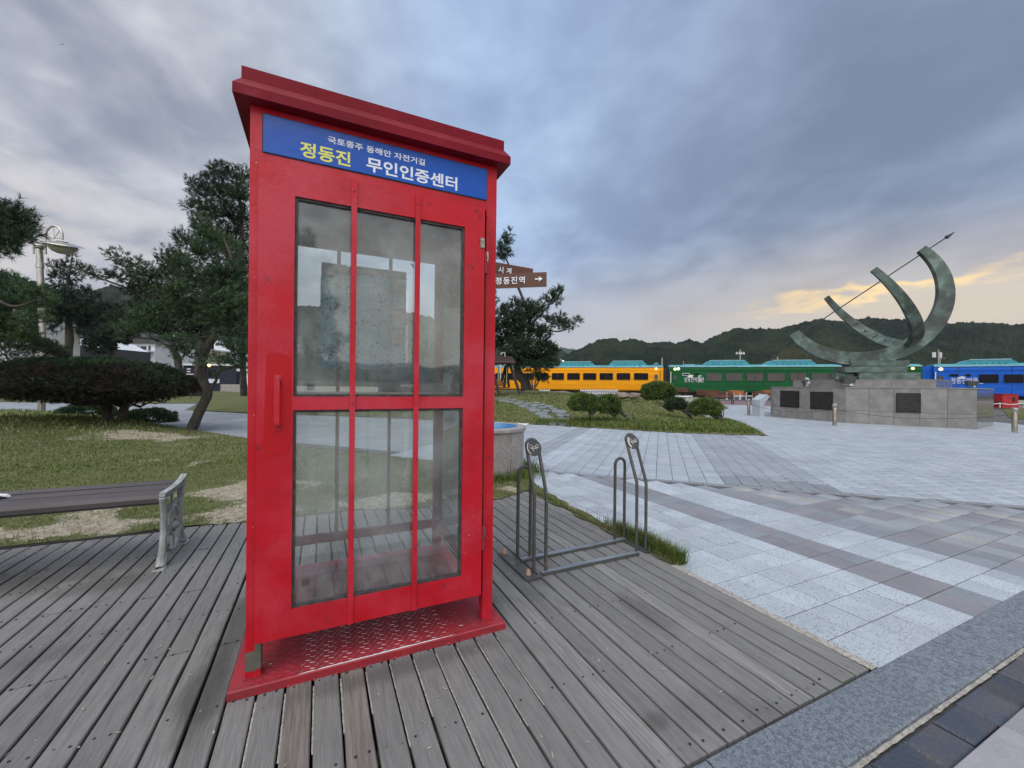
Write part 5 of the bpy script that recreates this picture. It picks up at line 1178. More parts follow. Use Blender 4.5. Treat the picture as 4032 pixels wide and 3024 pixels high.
# ------------------------------------------------------------------ brown direction sign on a post hidden by the booth
def fingerpost():
    D = 6.0; base = AT(1925, 1560, D); base.z = 0
    t = thing('direction_sign', 'brown finger-board direction sign with white Korean lettering and arrows', 'sign', tuple(base))
    MB().tube([(0, 0, 0), (0, 0, 3.2)], .035, 12).build('post', M['swing'], t)
    def board(pts_px, D0, D1, body, sz, tx, ty, nm, arrow, sp_=1.2):
        xs = [p[0] for p in pts_px]; x0, x1 = min(xs), max(xs); P = []
        for x, y in pts_px: P.append(AT(x, y, D0+(D1-D0)*(x-x0)/(x1-x0))-base)
        P.sort(key=lambda p: 0) if False else None
        n = (P[1]-P[0]).cross(P[2]-P[0]).normalized()
        if n.dot(FW) > 0: n = -n
        b = MB().add([p for p in P]+[p-n*.02 for p in P], [(0, 1, 2, 3), (7, 6, 5, 4), (0, 4, 5, 1), (1, 5, 6, 2), (2, 6, 7, 3), (3, 7, 4, 0)]).build(nm, M['sign_brown'], t, fixn=True)
        xd = P[2]-P[1]; xa = Vector((xd.x, xd.y, 0)).normalized(); rz = math.atan2(xa.y, xa.x); tilt = math.atan2(xd.z, math.hypot(xd.x, xd.y))
        pos = AT(tx, ty, D0+(D1-D0)*(tx-x0)/(x1-x0))-base+n*.016
        o = text('lettering', body, sz, M['sign_white'], b, tuple(pos), rx=PI/2, rz=rz, bold=.0015, space=sp_, ry=-tilt)
        e = o.matrix_basis.copy(); ax = n
        ac = AT(arrow[0], arrow[1], D0+(D1-D0)*(arrow[0]-x0)/(x1-x0))-base+n*.014; up = Vector((0, 0, 1))
        s_ = arrow[2]
        av = [(-.9, -.14), (.1, -.14), (-.05, -.62), (.9, 0), (-.05, .62), (.1, .14), (-.9, .14)]
        MB().add([tuple(ac+xa*a*s_+up*c*s_) for a, c in av], [(0, 1, 5, 6), (1, 2, 3), (1, 3, 5), (5, 3, 4)]).build('arrow', M['sign_white'], b)
    board([(1845, 1013), (1845, 1075), (2099, 1112), (2099, 1058)], 6.1, 6.5, '모래시계', .105, 1896, 1062, 'finger_board', (2068, 1081, .045), 1.65)
    board([(1860, 1083), (1860, 1139), (2152, 1128), (2152, 1071)], 6.0, 5.8, '정동진역', .112, 1951, 1119, 'finger_board', (2122, 1099, .062))
fingerpost()

# ------------------------------------------------------------------ street lamp
def lamp():
    D = 11.; b = AT(170, 1500, D); b = Vector((AT(166, 1500, D).x, AT(166, 1500, D).y, .3)); t = thing('street_lamp', 'brushed steel street lamp with hooped arm and wide hat shade', 'street lamp', tuple(b))
    tp = AT(146, 965, D); top = Vector((tp.x-b.x, tp.y-b.y, tp.z-b.z))
    def W_(x, y): return AT(x, y, D)-b
    MB().tube([(0, 0, 0), tuple(W_(168, 1350)), tuple(W_(158, 1055))], [.072, .070, .068], 14).build('pole', M['steel'], t, smooth=True)
    MB().tube([tuple(W_(158, 1055)), tuple(W_(157, 1040))], [.085, .085], 14).tube([tuple(W_(158, 1040)), tuple(W_(155, 975))], [.072, .07], 14).build('pole_collar', M['steel'], t, smooth=True)
    MB().lathe([(.10, 0), (.12, .02), (.10, .05), (.13, .07), (.11, .10), (.06, .13)], tuple(W_(156, 980)), 14).build('capital', M['steel'], t, smooth=True)
    MB().tube([tuple(W_(180, y)) for y in (995, 950, 925)], .022, 10).lathe([(.03, 0), (.03, .03)], tuple(W_(180, 1000)), 10).build('drop_tube', M['steel'], t)
    MB().tube([tuple(W_(132, y)) for y in (1000, 970)], .022, 10).build('drop_tube', M['steel'], t)
    arc = [(180+ (33)*(1-math.cos(a)), 930-40*math.sin(a)) for a in np.linspace(0, PI, 16)]
    MB().tube([tuple(W_(x, y)) for x, y in arc]+[tuple(W_(246, 943))], .026, 10).build('hooped_arm', M['steel'], t, smooth=True)
    c = W_(213, 939)
    for x, y in ((211, 893), (188, 912), (236, 908)): MB().tube([tuple(c), tuple(W_(x, y))], .008, 6).build('spoke', M['steel'], t)
    MB().tube([tuple(W_(181, 942)), tuple(W_(246, 937))], .008, 6).build('spoke', M['steel'], t)
    # tilted hat and glass bowl
    hc = W_(246, 955); ax = (UP*.975-RT*.0+F2*.0).normalized(); ax = (Vector((0, 0, 1))+R2*.16-F2*.18).normalized(); q = ax.to_track_quat('Z', 'Y').to_matrix().to_4x4()
    def place(o): o.matrix_local = Matrix.Translation(hc) @ q; return o
    place(MB().lathe([(.10, .035), (.12, .03), (.12, .015), (.20, .0), (.42, -.055), (.435, -.07), (.40, -.062), (.2, -.02), (.001, -.01)], n=36, cap=False).build('hat_shade', M['steel'], t, smooth=True))
    place(MB().lathe([(.30, -.045), (.295, -.10), (.26, -.19), (.19, -.26), (.10, -.30), (.001, -.31)], n=28, cap=False).build('glass_bowl', M['lamp_glass'], t, smooth=True))
lamp()

# ------------------------------------------------------------------ swing bench under a roof
def swing():
    D = 21.5
    gz = AT(1965, 1552, D).z; b = AT(1985, 1552, D); t = thing('swing_bench', 'dark timber garden swing with a small pitched roof in front of the pine', 'swing', tuple(b))
    def W_(x, y, dd=0): return tuple(AT(x, y, D+dd)-b)
    def bar(a, c, w=.10, h=.10): return MB().bar(a, c, w, h)
    for a, c in (((2047, 1551, -.5), (2008, 1434, .0)), ((1985, 1525, .9), (2000, 1434, .6)), ((1966, 1552, -.5), (1942, 1470, 0)), ((1975, 1500, .9), (1992, 1440, .6)), ((2004, 1525, 1.2), (1994, 1440, .7)), ((1895, 1552, -.5), (1915, 1440, 0)), ((1900, 1530, 1.), (1918, 1440, .6))):
        MB().bar(W_(*a), W_(*c), .10, .12).build('leg', M['swing'], t)
    MB().bar(W_(1890, 1430, .3), W_(2024, 1430, .3), .1, .12).build('beam', M['swing'], t)
    r_ = MB(); A_, B_, C_, D_ = W_(1880, 1430, -.9), W_(2029, 1430, -.6), W_(2016, 1409, .4), W_(1890, 1405, .4)
    A2, B2 = W_(1880, 1425, 1.6), W_(2022, 1424, 1.6)
    for p0, p1, p2, p3 in ((A_, B_, C_, D_), (A2, B2, C_, D_)):
        r_.add([p0, p1, p2, p3]+[tuple(Vector(p)+Vector((0, 0, .06))) for p in (p0, p1, p2, p3)], [(0, 1, 2, 3), (7, 6, 5, 4), (0, 4, 5, 1), (1, 5, 6, 2), (2, 6, 7, 3), (3, 7, 4, 0)])
    rf = r_.build('roof', M['swing'], t, fixn=True)
    for k in range(1, 6):
        f = k/6; MB().bar(tuple(Vector(A_).lerp(Vector(D_), f)+Vector((0, 0, .075))), tuple(Vector(B_).lerp(Vector(C_), f)+Vector((0, 0, .075))), .03, .03).build('shingle_course', M['swing'], rf)
    MB().bar(W_(1900, 1527, -.2), W_(2006, 1526, -.2), .45, .05).build('seat', M['swing'], t)
    for k in range(4): MB().bar(W_(1905, 1501+6*k, .1), W_(1985, 1501+6*k, .1), .03, .06).build('back_slat', M['swing'], t)
    MB().bar(W_(1975, 1512, -.3), W_(2003, 1505, -.3), .07, .06).build('armrest', M['swing'], t)
    for x in (1910, 1996): MB().tube([W_(x, 1440, 0), W_(x-2, 1505, -.1)], .012, 6).build('chain', M['steel'], t)
swing()
def pole(px, y0, y1, D, r_, nm, lb, cat, extra=None, m='steel'):
    b = AT(px, y0, D); t = thing(nm, lb, cat, tuple(b)); tp = AT(px, y1, D)-b
    MB().tube([(0, 0, 0), (0, 0, tp.z)], r_, 8).build('mast', M[m], t)
    if extra: extra(t, tp.z, b, D)
    return t
def hook(t, z, b, D):
    MB().tube([(0, 0, z), tuple(Vector((0, 0, z))-R2*.22)], .02, 6).build('arm', M['white'], t); MB().tube([tuple(Vector((0, 0, z))-R2*.22), tuple(Vector((0, 0, z-.12))-R2*.22)], .03, 6).build('tip', M['white'], t)
pole(1987, 1520, 1389, 24, .025, 'hooked_pole', 'thin white hooked pole rising behind the swing roof', 'pole', hook, 'white')
pole(1962, 1500, 1432, 30, .06, 'utility_pole', 'pale double post seen between the swing and the booth', 'pole', lambda t, z, b, D: MB().tube([tuple(R2*.16), tuple(R2*.16+Vector((0, 0, z)))], .05, 8).build('mast', M['white'], t), 'steel')

# stepping stones across the lawn island
steps = bpy.data.objects.new('stepping_stone_path', None); COL.objects.link(steps); steps.location = (5.9, 11.0, 0); structure(steps)
rs = random.Random(14)
rows = [(2100, 1672, 46, 2), (2170, 1665, 20, 0), (2155, 1660, 58, 2), (2148, 1647, 52, 2), (2138, 1634, 46, 2), (2126, 1621, 46, 1), (2117, 1609, 52, 2), (2100, 1602, 50, 2), (2082, 1594, 52, 2), (2062, 1588, 50, 2), (2040, 1582, 48, 2), (2015, 1577, 46, 2), (1990, 1572, 44, 2), (1965, 1568, 44, 2)]
stones = [(2178, 1669, 26, 9), (2172, 1658, 32, 10), (2192, 1648, 0, 0), (2150, 1648, 34, 11), (2132, 1634, 34, 10), (2105, 1620, 40, 9), (2150, 1622, 22, 7), (2090, 1610, 34, 6), (2135, 1608, 26, 6), (2060, 1602, 30, 6), (2105, 1600, 26, 5),
          (2215, 1669, 24, 8), (2212, 1655, 22, 9), (2205, 1640, 22, 9), (2200, 1625, 40, 9), (2178, 1613, 20, 6), (2160, 1604, 24, 5), (2135, 1597, 24, 4), (2040, 1592, 30, 5), (2080, 1592, 26, 4), (2110, 1590, 20, 4), (2010, 1586, 30, 4), (2050, 1584, 24, 4), (1985, 1580, 30, 4), (2020, 1577, 26, 3), (1960, 1574, 26, 3), (1990, 1571, 24, 3), (2230, 1640, 14, 5), (2238, 1655, 12, 4)]
def lawnpt(x, y):                                # where the sight line meets the lawn island
    for D in np.arange(9, 40, .05):
        p_ = AT(x, y, D); 
        if inpoly(p_.x, p_.y, LAWN_A) and p_.z <= hA(p_.x, p_.y, segdist(p_.x, p_.y, LAWN_A)): return p_
    return None
for x, y, wx, wy in stones:
    if not wx: continue
    c = lawnpt(x, y)
    if c is None: continue
    n = rs.randint(6, 8); poly = []
    D = c.dot(F2); W2 = wx*D/CF; ca, cb = lawnpt(x, y-wy*.8), lawnpt(x, y+wy*.8); dz = .3
    dep = min(.75, max(.22, (((ca or c)-(cb or c)).length)*.5))
    for k in range(n):
        a = 2*PI*k/n+rs.uniform(-.2, .2); q = c+R2*math.cos(a)*W2*.80*rs.uniform(.85, 1.1)+F2*math.sin(a)*dep*rs.uniform(.85, 1.1); poly.append((q.x-5.9, q.y-11.0, hA(q.x, q.y, max(.02, segdist(q.x, q.y, LAWN_A)))+.045))
    MB().add(poly+[(a, b, z-.09) for a, b, z in poly], [tuple(range(n))]+[(k, n+k, n+(k+1) % n, (k+1) % n) for k in range(n)]).build('stepping_stone', M['step'], steps, fixn=True)
# ------------------------------------------------------------------ the coloured train
def rounded(x0, x1, z0, z1, r_, n=4):
    out = []
    for cx, cz, a0 in ((x1-r_, z1-r_, 0), (x0+r_, z1-r_, PI/2), (x0+r_, z0+r_, PI), (x1-r_, z0+r_, 1.5*PI)):
        for i in range(n+1): a = a0+PI/2*i/n; out.append((cx+r_*math.cos(a), cz+r_*math.sin(a)))
    return out
def train_car(name, label, A, B, zb, zt, mk, ext=0., wheels=True):
    A, B = Vector((A.x, A.y, 0)), Vector((B.x, B.y, 0)); d = (B-A).normalized(); L = (B-A).length+ext; rz = math.atan2(d.y, d.x); n = Vector((d.y, -d.x, 0))
    t = thing(name, label, 'train carriage', tuple(A), rz, 'coloured carriages of the standing train')
    def X(px, py=1480): p = ONP(px, py, A, n); return (p-A).dot(d), p.z
    prof = [(.12, zb-.12), (.0, zb+.0), (-.02, zb+.6), (0, zt-.25), (.06, zt-.02), (.14, zt+.02), (2.86, zt+.02), (2.94, zt-.02), (3, zt-.25), (3, zb), (2.88, zb-.12)]
    m = MB(); k = len(prof); m.add([(x, y, z) for x in (0, L) for y, z in prof], [tuple(range(k)), tuple(range(2*k-1, k-1, -1))]+[(i, (i+1) % k, k+(i+1) % k, k+i) for i in range(k)])
    m.build('body', M[mk], t, fixn=True)
    rp = [(.02, zt-.015), (.05, zt+.10), (.35, zt+.22), (1.5, zt+.30), (2.65, zt+.22), (2.95, zt+.10), (2.98, zt-.015)]
    m = MB(); k = len(rp); m.add([(x, y, z) for x in (.05, L-.05) for y, z in rp], [tuple(range(k)), tuple(range(2*k-1, k-1, -1))]+[(i, (i+1) % k, k+(i+1) % k, k+i) for i in range(k)])
    rf = m.build('roof', M['turq'], t, fixn=True)
    MB().box(.02, L-.02, -.03, .10, zt-.03, zt+.10).build('roof_edge', M['turq_lite'], rf)
    r2_ = random.Random(int(L*10))
    for q in range(9):
        x = r2_.uniform(.5, L-.5); MB().box(x, x+.25, -.03, .05, zt+.10, zt+.15).build('roof_bracket', M['white'] if q % 3 == 0 else M['turq'], rf)
    for z_ in (zb+.16, zb+.62, zt-.42):
        MB().box(.05, L-.05, -.036, -.0, z_, z_+.025).build('body_rib', M[mk], t)
    for q in range(1, 12):
        x = L*q/12; MB().box(x, x+.03, -.028, .0, zb+.05, zt-.05).build('panel_seam', M['win_frame'] if mk != 'yellow' else M[mk], t) if q % 2 else None
    if wheels:
        MB().box(.4, L-.4, .35, 2.6, zb-.40, zb-.13).build('underframe', M['bogie'], t)
        for f in (.13, .87):
            bg = MB().box(L*f-1.6, L*f+1.6, .35, .55, zb-.72, zb-.32).build('bogie', M['bogie'], t)
            for dx in (-1.05, 1.05): MB().lathe([(.40, .2), (.42, .22), (.42, .30), (.36, .32)], (L*f+dx, 0, zb-.52), 18, 'y').build('wheel', M['bogie'], bg)
        for f in (.35, .55, .68): MB().box(L*f, L*f+1.6, .3, 1.2, zb-.62, zb-.2).build('equipment_box', M['bogie'], t)
    def window(px0, px1, py0, py1, mk2='tr_win', frame=None, split=False, rr_=.10):
        xm = (px0+px1)/2; x0, z1 = X(px0, py0)[0], X(xm, py0)[1]; x1, z0 = X(px1, py1)[0], X(xm, py1)[1]
        f = MB().prism(rounded(x0-.05, x1+.05, z0-.05, z1+.05, rr_+.03), 0, .035, lambda p: (p[0], -.022-p[2], p[1])).build('window', M[frame or mk], t, fixn=True)
        MB().prism(rounded(x0, x1, z0, z1, rr_), 0, .012, lambda p: (p[0], -.050-p[2], p[1])).build('pane', M[mk2], f, fixn=True)
        if split: MB().box((x0+x1)/2-.03, (x0+x1)/2+.03, -.075, -.055, z0, z1).build('mullion', M['win_frame'], f)
    def unit_(px0, px1, pyt, sl=.5):
        x0 = X(px0, 1436)[0]; x1 = X(px1, 1436)[0]; zt2 = X((px0+px1)/2, pyt)[1]; zb2 = zt+.06; h = zt2-zb2
        pr = [(x0, zb2), (x0+sl*.35, zb2+h*.55), (x0+sl, zb2+h*.92), (x0+sl*1.6, zt2), (x1-sl*1.6, zt2), (x1-sl, zb2+h*.92), (x1-sl*.35, zb2+h*.55), (x1, zb2)]
        u = MB().prism(pr, .35, 2.65, lambda p: (p[0], p[2], p[1])).build('roof_unit', M['turq'], t, fixn=True)
        MB().box(x0+sl, x1-sl, .30, .36, zt2-.06, zt2+.02).build('unit_edge', M['turq_lite'], u)
        for q in range(6): x = x0+sl*1.3+(x1-x0-sl*2.6)*(q+.5)/6; MB().box(x-.05, x+.05, .30, .345, zb2+h*.30, zb2+h*.42).build('vent_slot', M['bogie'], u)
    def light(px, py, on=True, s=.13):
        x, z = X(px, py); MB().lathe([(s, -.02), (s*.95, -.09), (s*.6, -.15), (.001, -.17)], (x, 0, z), 14, 'y', cap=False).build('side_lamp', M['lamp_on' if on else 'lamp_white'], t, smooth=True)
        MB().box(x-s*1.2, x+s*1.2, -.06, 0, z+s, z+s+.05).build('lamp_hood', M[mk], t)
    return t, X, window, unit_, light, L
ya, ybb = AT(1872, 1490, 52.2), AT(2612, 1490, 46.4)
t, X, win, unit_, light, L = train_car('train_carriage', 'mustard yellow railway carriage with turquoise roof behind the pine', ya, ybb, AT(2400, 1534, 48.1).z, AT(2400, 1446, 48.1).z, 'yellow')
for a, b in ((755, 888), (922, 1060), (1095, 1238), (1275, 1420), (1460, 1608), (1648, 1803), (590, 720), (436, 560), (280, 400), (140, 235)):
    win(1900+a/2.765, 1900+b/2.765, 1469, 1496, 'tr_win', None, a in (755, 1275))
win(2576.5, 2590, 1475, 1495, 'tr_win_g', None, False, .09)
unit_(2199, 2343, 1423); unit_(2395, 2551, 1420); unit_(2575, 2595, 1429, .1); light(2583.5, 1453)
x, z = X(2599, 1462); MB().box(x, x+.04, -.06, 0, AT(2400, 1534, 48.1).z, z).build('door_edge', M['win_frame'], t); MB().box(x+.35, x+.39, -.06, 0, AT(2400, 1534, 48.1).z, z).build('door_edge', M['win_frame'], t)
x, z = X(2214, 1421); MB().lathe([(.001, -.14), (.1, -.1), (.14, 0), (.1, .1), (.001, .14)], (x, .8, z), 12, cap=False).build('roof_globe', M['lamp_white'], t, smooth=True)
for px in (2203, 2208): x, z = X(px, 1413); MB().tube([(x, .8, z-1.2), (x, .8, z)], .03, 6).build('aerial', M['white'], t)
ga, gb = AT(2634, 1490, 46.0), AT(3632, 1490, 39.3)
t, X, win, unit_, light, L = train_car('train_carriage', 'dark green railway carriage marked 5 with turquoise roof behind the sundial', ga, gb, AT(2850, 1542, 44.4).z, AT(2850, 1444, 44.4).z, 'green')
for a, b, k in ((775, 942, 0), (992, 1165, 0), (1220, 1392, 1), (1445, 1628, 0), (1692, 1865, 1), (1925, 2115, 0), (2175, 2360, 0), (2430, 2620, 0), (2690, 2880, 0)):
    win(2500+a/2.765, 2500+b/2.765, 1470.5, 1499.5, 'tr_win_g', 'win_frame' if k else None, bool(k), .09)
win(2653, 2663, 1477, 1498, 'tr_win_g', None, False, .09); win(2688, 2714, 1471.5, 1477.5, 'tr_win', 'white', False, .07); win(2737, 2752, 1470, 1476, 'tr_win', None, False, .04); win(3588, 3601, 1480, 1500, 'tr_win_g', None, False, .09)
unit_(2775, 2957, 1417.5); unit_(3024, 3223, 1416.5); unit_(3390, 3574, 1421); unit_(2690, 2745, 1434.5, .2); light(2658, 1453.5, True, .16); light(2671, 1452.5, False, .19); light(3593, 1451)
x, z = X(2693, 1503); text('lettering', '정동진박물관', .60, M['white'], t, (x, -.05, z), bold=.0, ext=.01, sx=.62)
x, z = X(2746, 1504); text('number', '5', 1.05, M['stick_white'], t, (x, -.05, z), bold=.02, ext=.01, sx=.9)
x, z = X(2718, 1485); MB().prism([(-.35, 0), (-.2, .18), (.05, .28), (.35, .22), (.2, .05), (.3, -.05)], 0, .02, lambda p: (x+p[0], -.045-p[2], z+p[1]-.02)).build('emblem', M['white'], t, fixn=True)
x, z = X(2641, 1464); MB().box(x-.02, x+.05, -.09, -.02, .9, z).build('grab_rail', M['white'], t)
MB().box(-.55, 0, .2, 2.8, AT(2634, 1538, 46).z-.3, AT(2634, 1452, 46).z).build('gangway', M['bogie'], t)
ba, bb = AT(3677, 1490, 38.7), AT(3960, 1490, 36.2)
zbl, ztl = AT(3900, 1556, 36.8).z, AT(3900, 1441, 36.8).z
t, X, win, unit_, light, L = train_car('train_carriage', 'bright blue railway carriage with turquoise roof at the right frame edge', ba, bb, zbl, ztl, 'blue', ext=15.)
for a, b in ((3853, 3932), (3951, 4030), (4048, 4128), (4146, 4226)): win(a, b, 1474, 1508, 'tr_win', None, False, .07)
win(3694, 3709, 1481, 1504, 'tr_win_g', 'win_frame', False, .10); win(3738, 3773, 1473, 1483, 'tr_win', None, False, .10); win(3800, 3822, 1473, 1483, 'tr_win', None, False, .10)
unit_(3790, 4024, 1413); unit_(4080, 4300, 1413); light(3704, 1453.7, True, .15)
x, z = X(3742, 1509); text('lettering', '정동진박물관', .62, M['white'], t, (x, -.05, z), bold=.0, ext=.01, sx=.62)
x, z = X(3784, 1491); MB().prism([(-.28, 0), (-.14, .15), (.05, .22), (.28, .15), (.2, 0)], 0, .02, lambda p: (x+p[0], -.045-p[2], z+p[1])).build('emblem', M['white'], t, fixn=True)
x, z = X(3682, 1464); MB().box(x-.02, x+.05, -.09, -.02, 1.2, z).build('grab_rail', M['white'], t)
MB().box(-1.15, -.02, .5, 2.5, zbl-.2, ztl+.05).build('end_vestibule', M['blue'], t)
MB().box(-1.75, -1.15, .4, 2.6, zbl-.2, ztl-.2).build('gangway', M['bogie'], t)

# ------------------------------------------------------------------ bronze sundial on its granite pedestal
SCn = Vector((17.573, 8.123, 4.499)); gV = Vector((.54, -.586, .603)).normalized(); nV = Vector((-.783, -.614, .104)); nV = (nV-gV*nV.dot(gV)).normalized(); dV = gV.cross(nV)
if dV.z > 0: dV = -dV
def pedestal():
    c0 = Vector((18.4, 8.1, 0))
    t = thing('pedestal', 'two-stepped many-sided granite pedestal carrying the bronze sundial', 'pedestal', tuple(c0))
    Pp = [(16.38, 10.42), (15.92, 7.68), (17.35, 5.07), (20.3, 5.55), (21.9, 7.9), (21.3, 10.7), (18.9, 12.1)]
    def shrink(P, k): return [(c0.x+(x-c0.x)*k-c0.x, c0.y+(y-c0.y)*k-c0.y) for x, y in P]
    MB().prism(shrink(Pp, .985), 0, 1.17).build('core', M['under'], t, fixn=True)
    MB().prism(shrink(Pp, 1.006), 1.168, 1.203).build('coping', M['ped'], t, fixn=True)
    P2 = [(17.0, 10.0), (16.85, 8.0), (17.8, 6.1), (19.9, 6.4), (20.9, 8.0), (20.5, 10.0), (18.8, 10.9)]
    MB().prism(shrink(P2, .98), 1.2, 1.44).build('upper_core', M['under'], t, fixn=True)
    MB().prism(shrink(P2, 1.0), 1.442, 1.475).build('upper_coping', M['ped'], t, fixn=True)
    def wall(a, b, cols, rows, th, mk, nm):
        a, b = Vector((*a, 0))-c0, Vector((*b, 0))-c0; a.z = b.z = 0; d = (b-a); L = d.length; d.normalize(); n = Vector((d.y, -d.x, 0))
        if (n.dot(a+b)) < 0: n = -n
        for i in range(cols):
            p, q = a+d*(L*i/cols+.004), a+d*(L*(i+1)/cols-.004)
            for z0, z1 in rows:
                pts = [p, q, q-n*th, p-n*th]
                MB().prism([(v.x, v.y) for v in pts], z0+.004, z1-.004).build(nm, M[mk], t, fixn=True)
    for i in range(7):
        a, b = Pp[i], Pp[(i+1) % 7]; L = (Vector(a)-Vector(b)).length
        wall(a, b, max(2, int(round(L/.6))), [(.0, .42), (.42, 1.168)], .05, 'ped_pol' if i == 2 else 'ped', 'granite_panel')
        a, b = P2[i], P2[(i+1) % 7]; L = (Vector(a)-Vector(b)).length
        wall(a, b, max(1, int(round(L/1.0))), [(1.203, 1.442)], .04, 'ped_pol' if i == 2 else 'ped', 'granite_panel')
    A_, B_, C_ = [Vector((*p, 0)) for p in Pp[:3]]
    for (u0, u1, v0, v1), (P, Q) in (((137, 272, 1270, 1388), (A_, B_)), ((355, 517, 1277, 1404), (A_, B_)), ((972, 1153, 1286, 1427), (B_, C_))):
        d = (Q-P).normalized(); n = Vector((d.y, -d.x, 0)); n = n if n.dot(P-c0) > 0 else -n
        px = [(3000+u/1.843, 850+v/1.843) for u, v in ((u0, v0), (u1, v0), (u1, v1), (u0, v1))]
        pp = [ONP(x, y, P+n*.0, n)-c0 for x, y in px]; s0, s1 = (pp[0]+c0-P).dot(d), (pp[1]+c0-P).dot(d); z1, z0 = (pp[0].z+pp[1].z)/2, (pp[2].z+pp[3].z)/2
        o = P-c0
        def tf(p, o=o, d=d, n=n): return tuple(o+d*p[0]+n*p[2]+Vector((0, 0, p[1])))
        pl = MB().prism([(s0, z0), (s1, z0), (s1, z1), (s0, z1)], .004, .03, tf).build('plaque', M['plaque'], t, fixn=True)
        tx = MB()
        for k in range(9): 
            zz = z1-.05-(z1-z0-.1)*k/9; tx.prism([(s0+.05, zz-.018), (s1-.05-(.12 if k % 4 == 3 else 0), zz-.018), (s1-.05-(.12 if k % 4 == 3 else 0), zz), (s0+.05, zz)], .0302, .034, tf)
        o2 = tx.build('inscription_lines', M['plaque_txt'], pl); o2['kind'] = 'stuff'
pedestal()
def sundial():
    base = Vector((17.85, 7.75, 1.475)); t = thing('sundial', 'large green bronze sundial of crossed curved bands pierced by an arrow rod', 'sundial', tuple(base))
    C = SCn-base
    def band(a, b, R_, t0, t1, wf, tf_, wdir, name, nseg=72, mk='bronze'):
        m = MB(); rings = []
        for i in range(nseg+1):
            f = i/nseg; q = t0+(t1-t0)*f; rad = a*math.cos(q)+b*math.sin(q); w, th = wf(f)/2, tf_(f)/2; p = C+rad*R_
            rings += [tuple(p+rad*th+wdir*w), tuple(p+rad*th-wdir*w), tuple(p-rad*th-wdir*w), tuple(p-rad*th+wdir*w)]
        fs = [(i*4+k, i*4+(k+1) % 4, (i+1)*4+(k+1) % 4, (i+1)*4+k) for i in range(nseg) for k in range(4)]+[(0, 1, 2, 3), (nseg*4+3, nseg*4+2, nseg*4+1, nseg*4)]
        return m.add(rings, fs).build(name, M[mk], t, fixn=True, smooth=True)
    bell = lambda f: math.sin(PI*min(1, max(0, f)))
    mer = band(gV, dV, 2.313, -.06, PI+.07, lambda f: .20+.10*bell(f), lambda f: .25+.19*bell(f)**.8+.10*f, nV, 'meridian_band')
    eq = band(nV, dV, 2.26, -.10, PI+.38, lambda f: .20+.20*bell(f)**1.2, lambda f: .08+.09*bell(f), gV, 'hour_band')
    # raised hour marks on the inner face of the hour band
    for k in range(-7, 8):
        q = PI/2+k*PI/15; rad = nV*math.cos(q)+dV*math.sin(q); tang = -nV*math.sin(q)+dV*math.cos(q); p = C+rad*(2.26-.075-.002)
        m = MB(); 
        if k % 2: 
            vs = [p+gV*(.10*math.cos(a)*.45)+tang*(.045*math.sin(a)) for a in [i*PI/4 for i in range(8)]]
        else: vs = [p+gV*a+tang*b for a, b in ((-.09, -.012), (.09, -.012), (.09, .012), (-.09, .012))]
        n_ = len(vs); m.add([tuple(v) for v in vs]+[tuple(v-rad*.018) for v in vs], [tuple(range(n_)), tuple(range(2*n_-1, n_-1, -1))]+[(i, (i+1) % n_, n_+(i+1) % n_, n_+i) for i in range(n_)]).build('hour_mark', M['bronze_dark'], eq, fixn=True)
    MB().tube([tuple(C-gV*2.98), tuple(C+gV*3.02)], .020, 10).build('gnomon_rod', M['bronze_dark'], t, smooth=True)
    ah = MB(); prev = [tuple(C+gV*s) for s in (2.98, 3.02, 3.04, 3.31)]; ah.tube(prev, [.02, .055, .065, .004], 10).build('arrow_head', M['bronze_dark'], t)
    # stacked cast slabs under the ring
    gh = Vector((gV.x, gV.y, 0)).normalized(); sh = Vector((-gh.y, gh.x, 0)); rr = random.Random(3)
    for k, (z0, z1, a0, a1, w) in enumerate([(0, .235, -.62, 1.02, .62), (.25, .455, -1.0, .72, .54), (.475, .66, -.80, .80, .46), (.0, .225, -1.22, -.66, .42)]):
        pts = []
        for i in range(12):
            f = i/11; pts.append((a0+(a1-a0)*f, -w+rr.uniform(-.03, .03)))
        for i in range(12):
            f = 1-i/11; pts.append((a0+(a1-a0)*f, w+rr.uniform(-.03, .03)))
        MB().prism(pts, z0, z1, lambda p: tuple(gh*p[0]+sh*p[1]+Vector((0, 0, p[2])))).build('base_slab', M['bronze_lite'], t, fixn=True)
sundial()
def spot(name_px, D, label, face, tilt=.5, sc_=1.):
    x, y = name_px; p = AT(x, y, D); p.z = 1.2 + .003; t = thing('spotlight', label, 'spotlight', tuple(p), 0, 'spotlights on the pedestal edge')
    yaw = math.radians(face); c, s = math.cos(yaw), math.sin(yaw); m = MB()
    q = Matrix.Rotation(yaw, 4, 'Z') @ Matrix.Rotation(tilt, 4, 'X')
    m.add([tuple(Vector((0, 0, .20))+q.to_3x3() @ Vector(v)) for v in ((-.16, -.10, -.10), (.16, -.10, -.10), (.16, .10, -.06), (-.16, .10, -.06), (-.19, -.12, .12), (.19, -.12, .12), (.16, .10, .10), (-.16, .10, .10))], [(3, 2, 1, 0), (4, 5, 6, 7), (0, 1, 5, 4), (1, 2, 6, 5), (2, 3, 7, 6), (3, 0, 4, 7)]).build('lamp_housing', M['rack'], t, fixn=True)
    MB().tube([(-.19*c, -.19*s, .22), (-.18*c, -.18*s, .02), (.18*c, .18*s, .02), (.19*c, .19*s, .22)], .012, 6).build('yoke', M['black'], t)
    MB().box(-.06, .0, -.12, -.10, .03, .09).box(.03, .06, -.12, -.10, .03, .10).build('label_plate', M['white'], t)
    t.scale = (sc_, sc_, sc_); return t
s1 = spot((3166, 1512), 15.4, 'small spotlight with white face at the left end of the pedestal', 25)
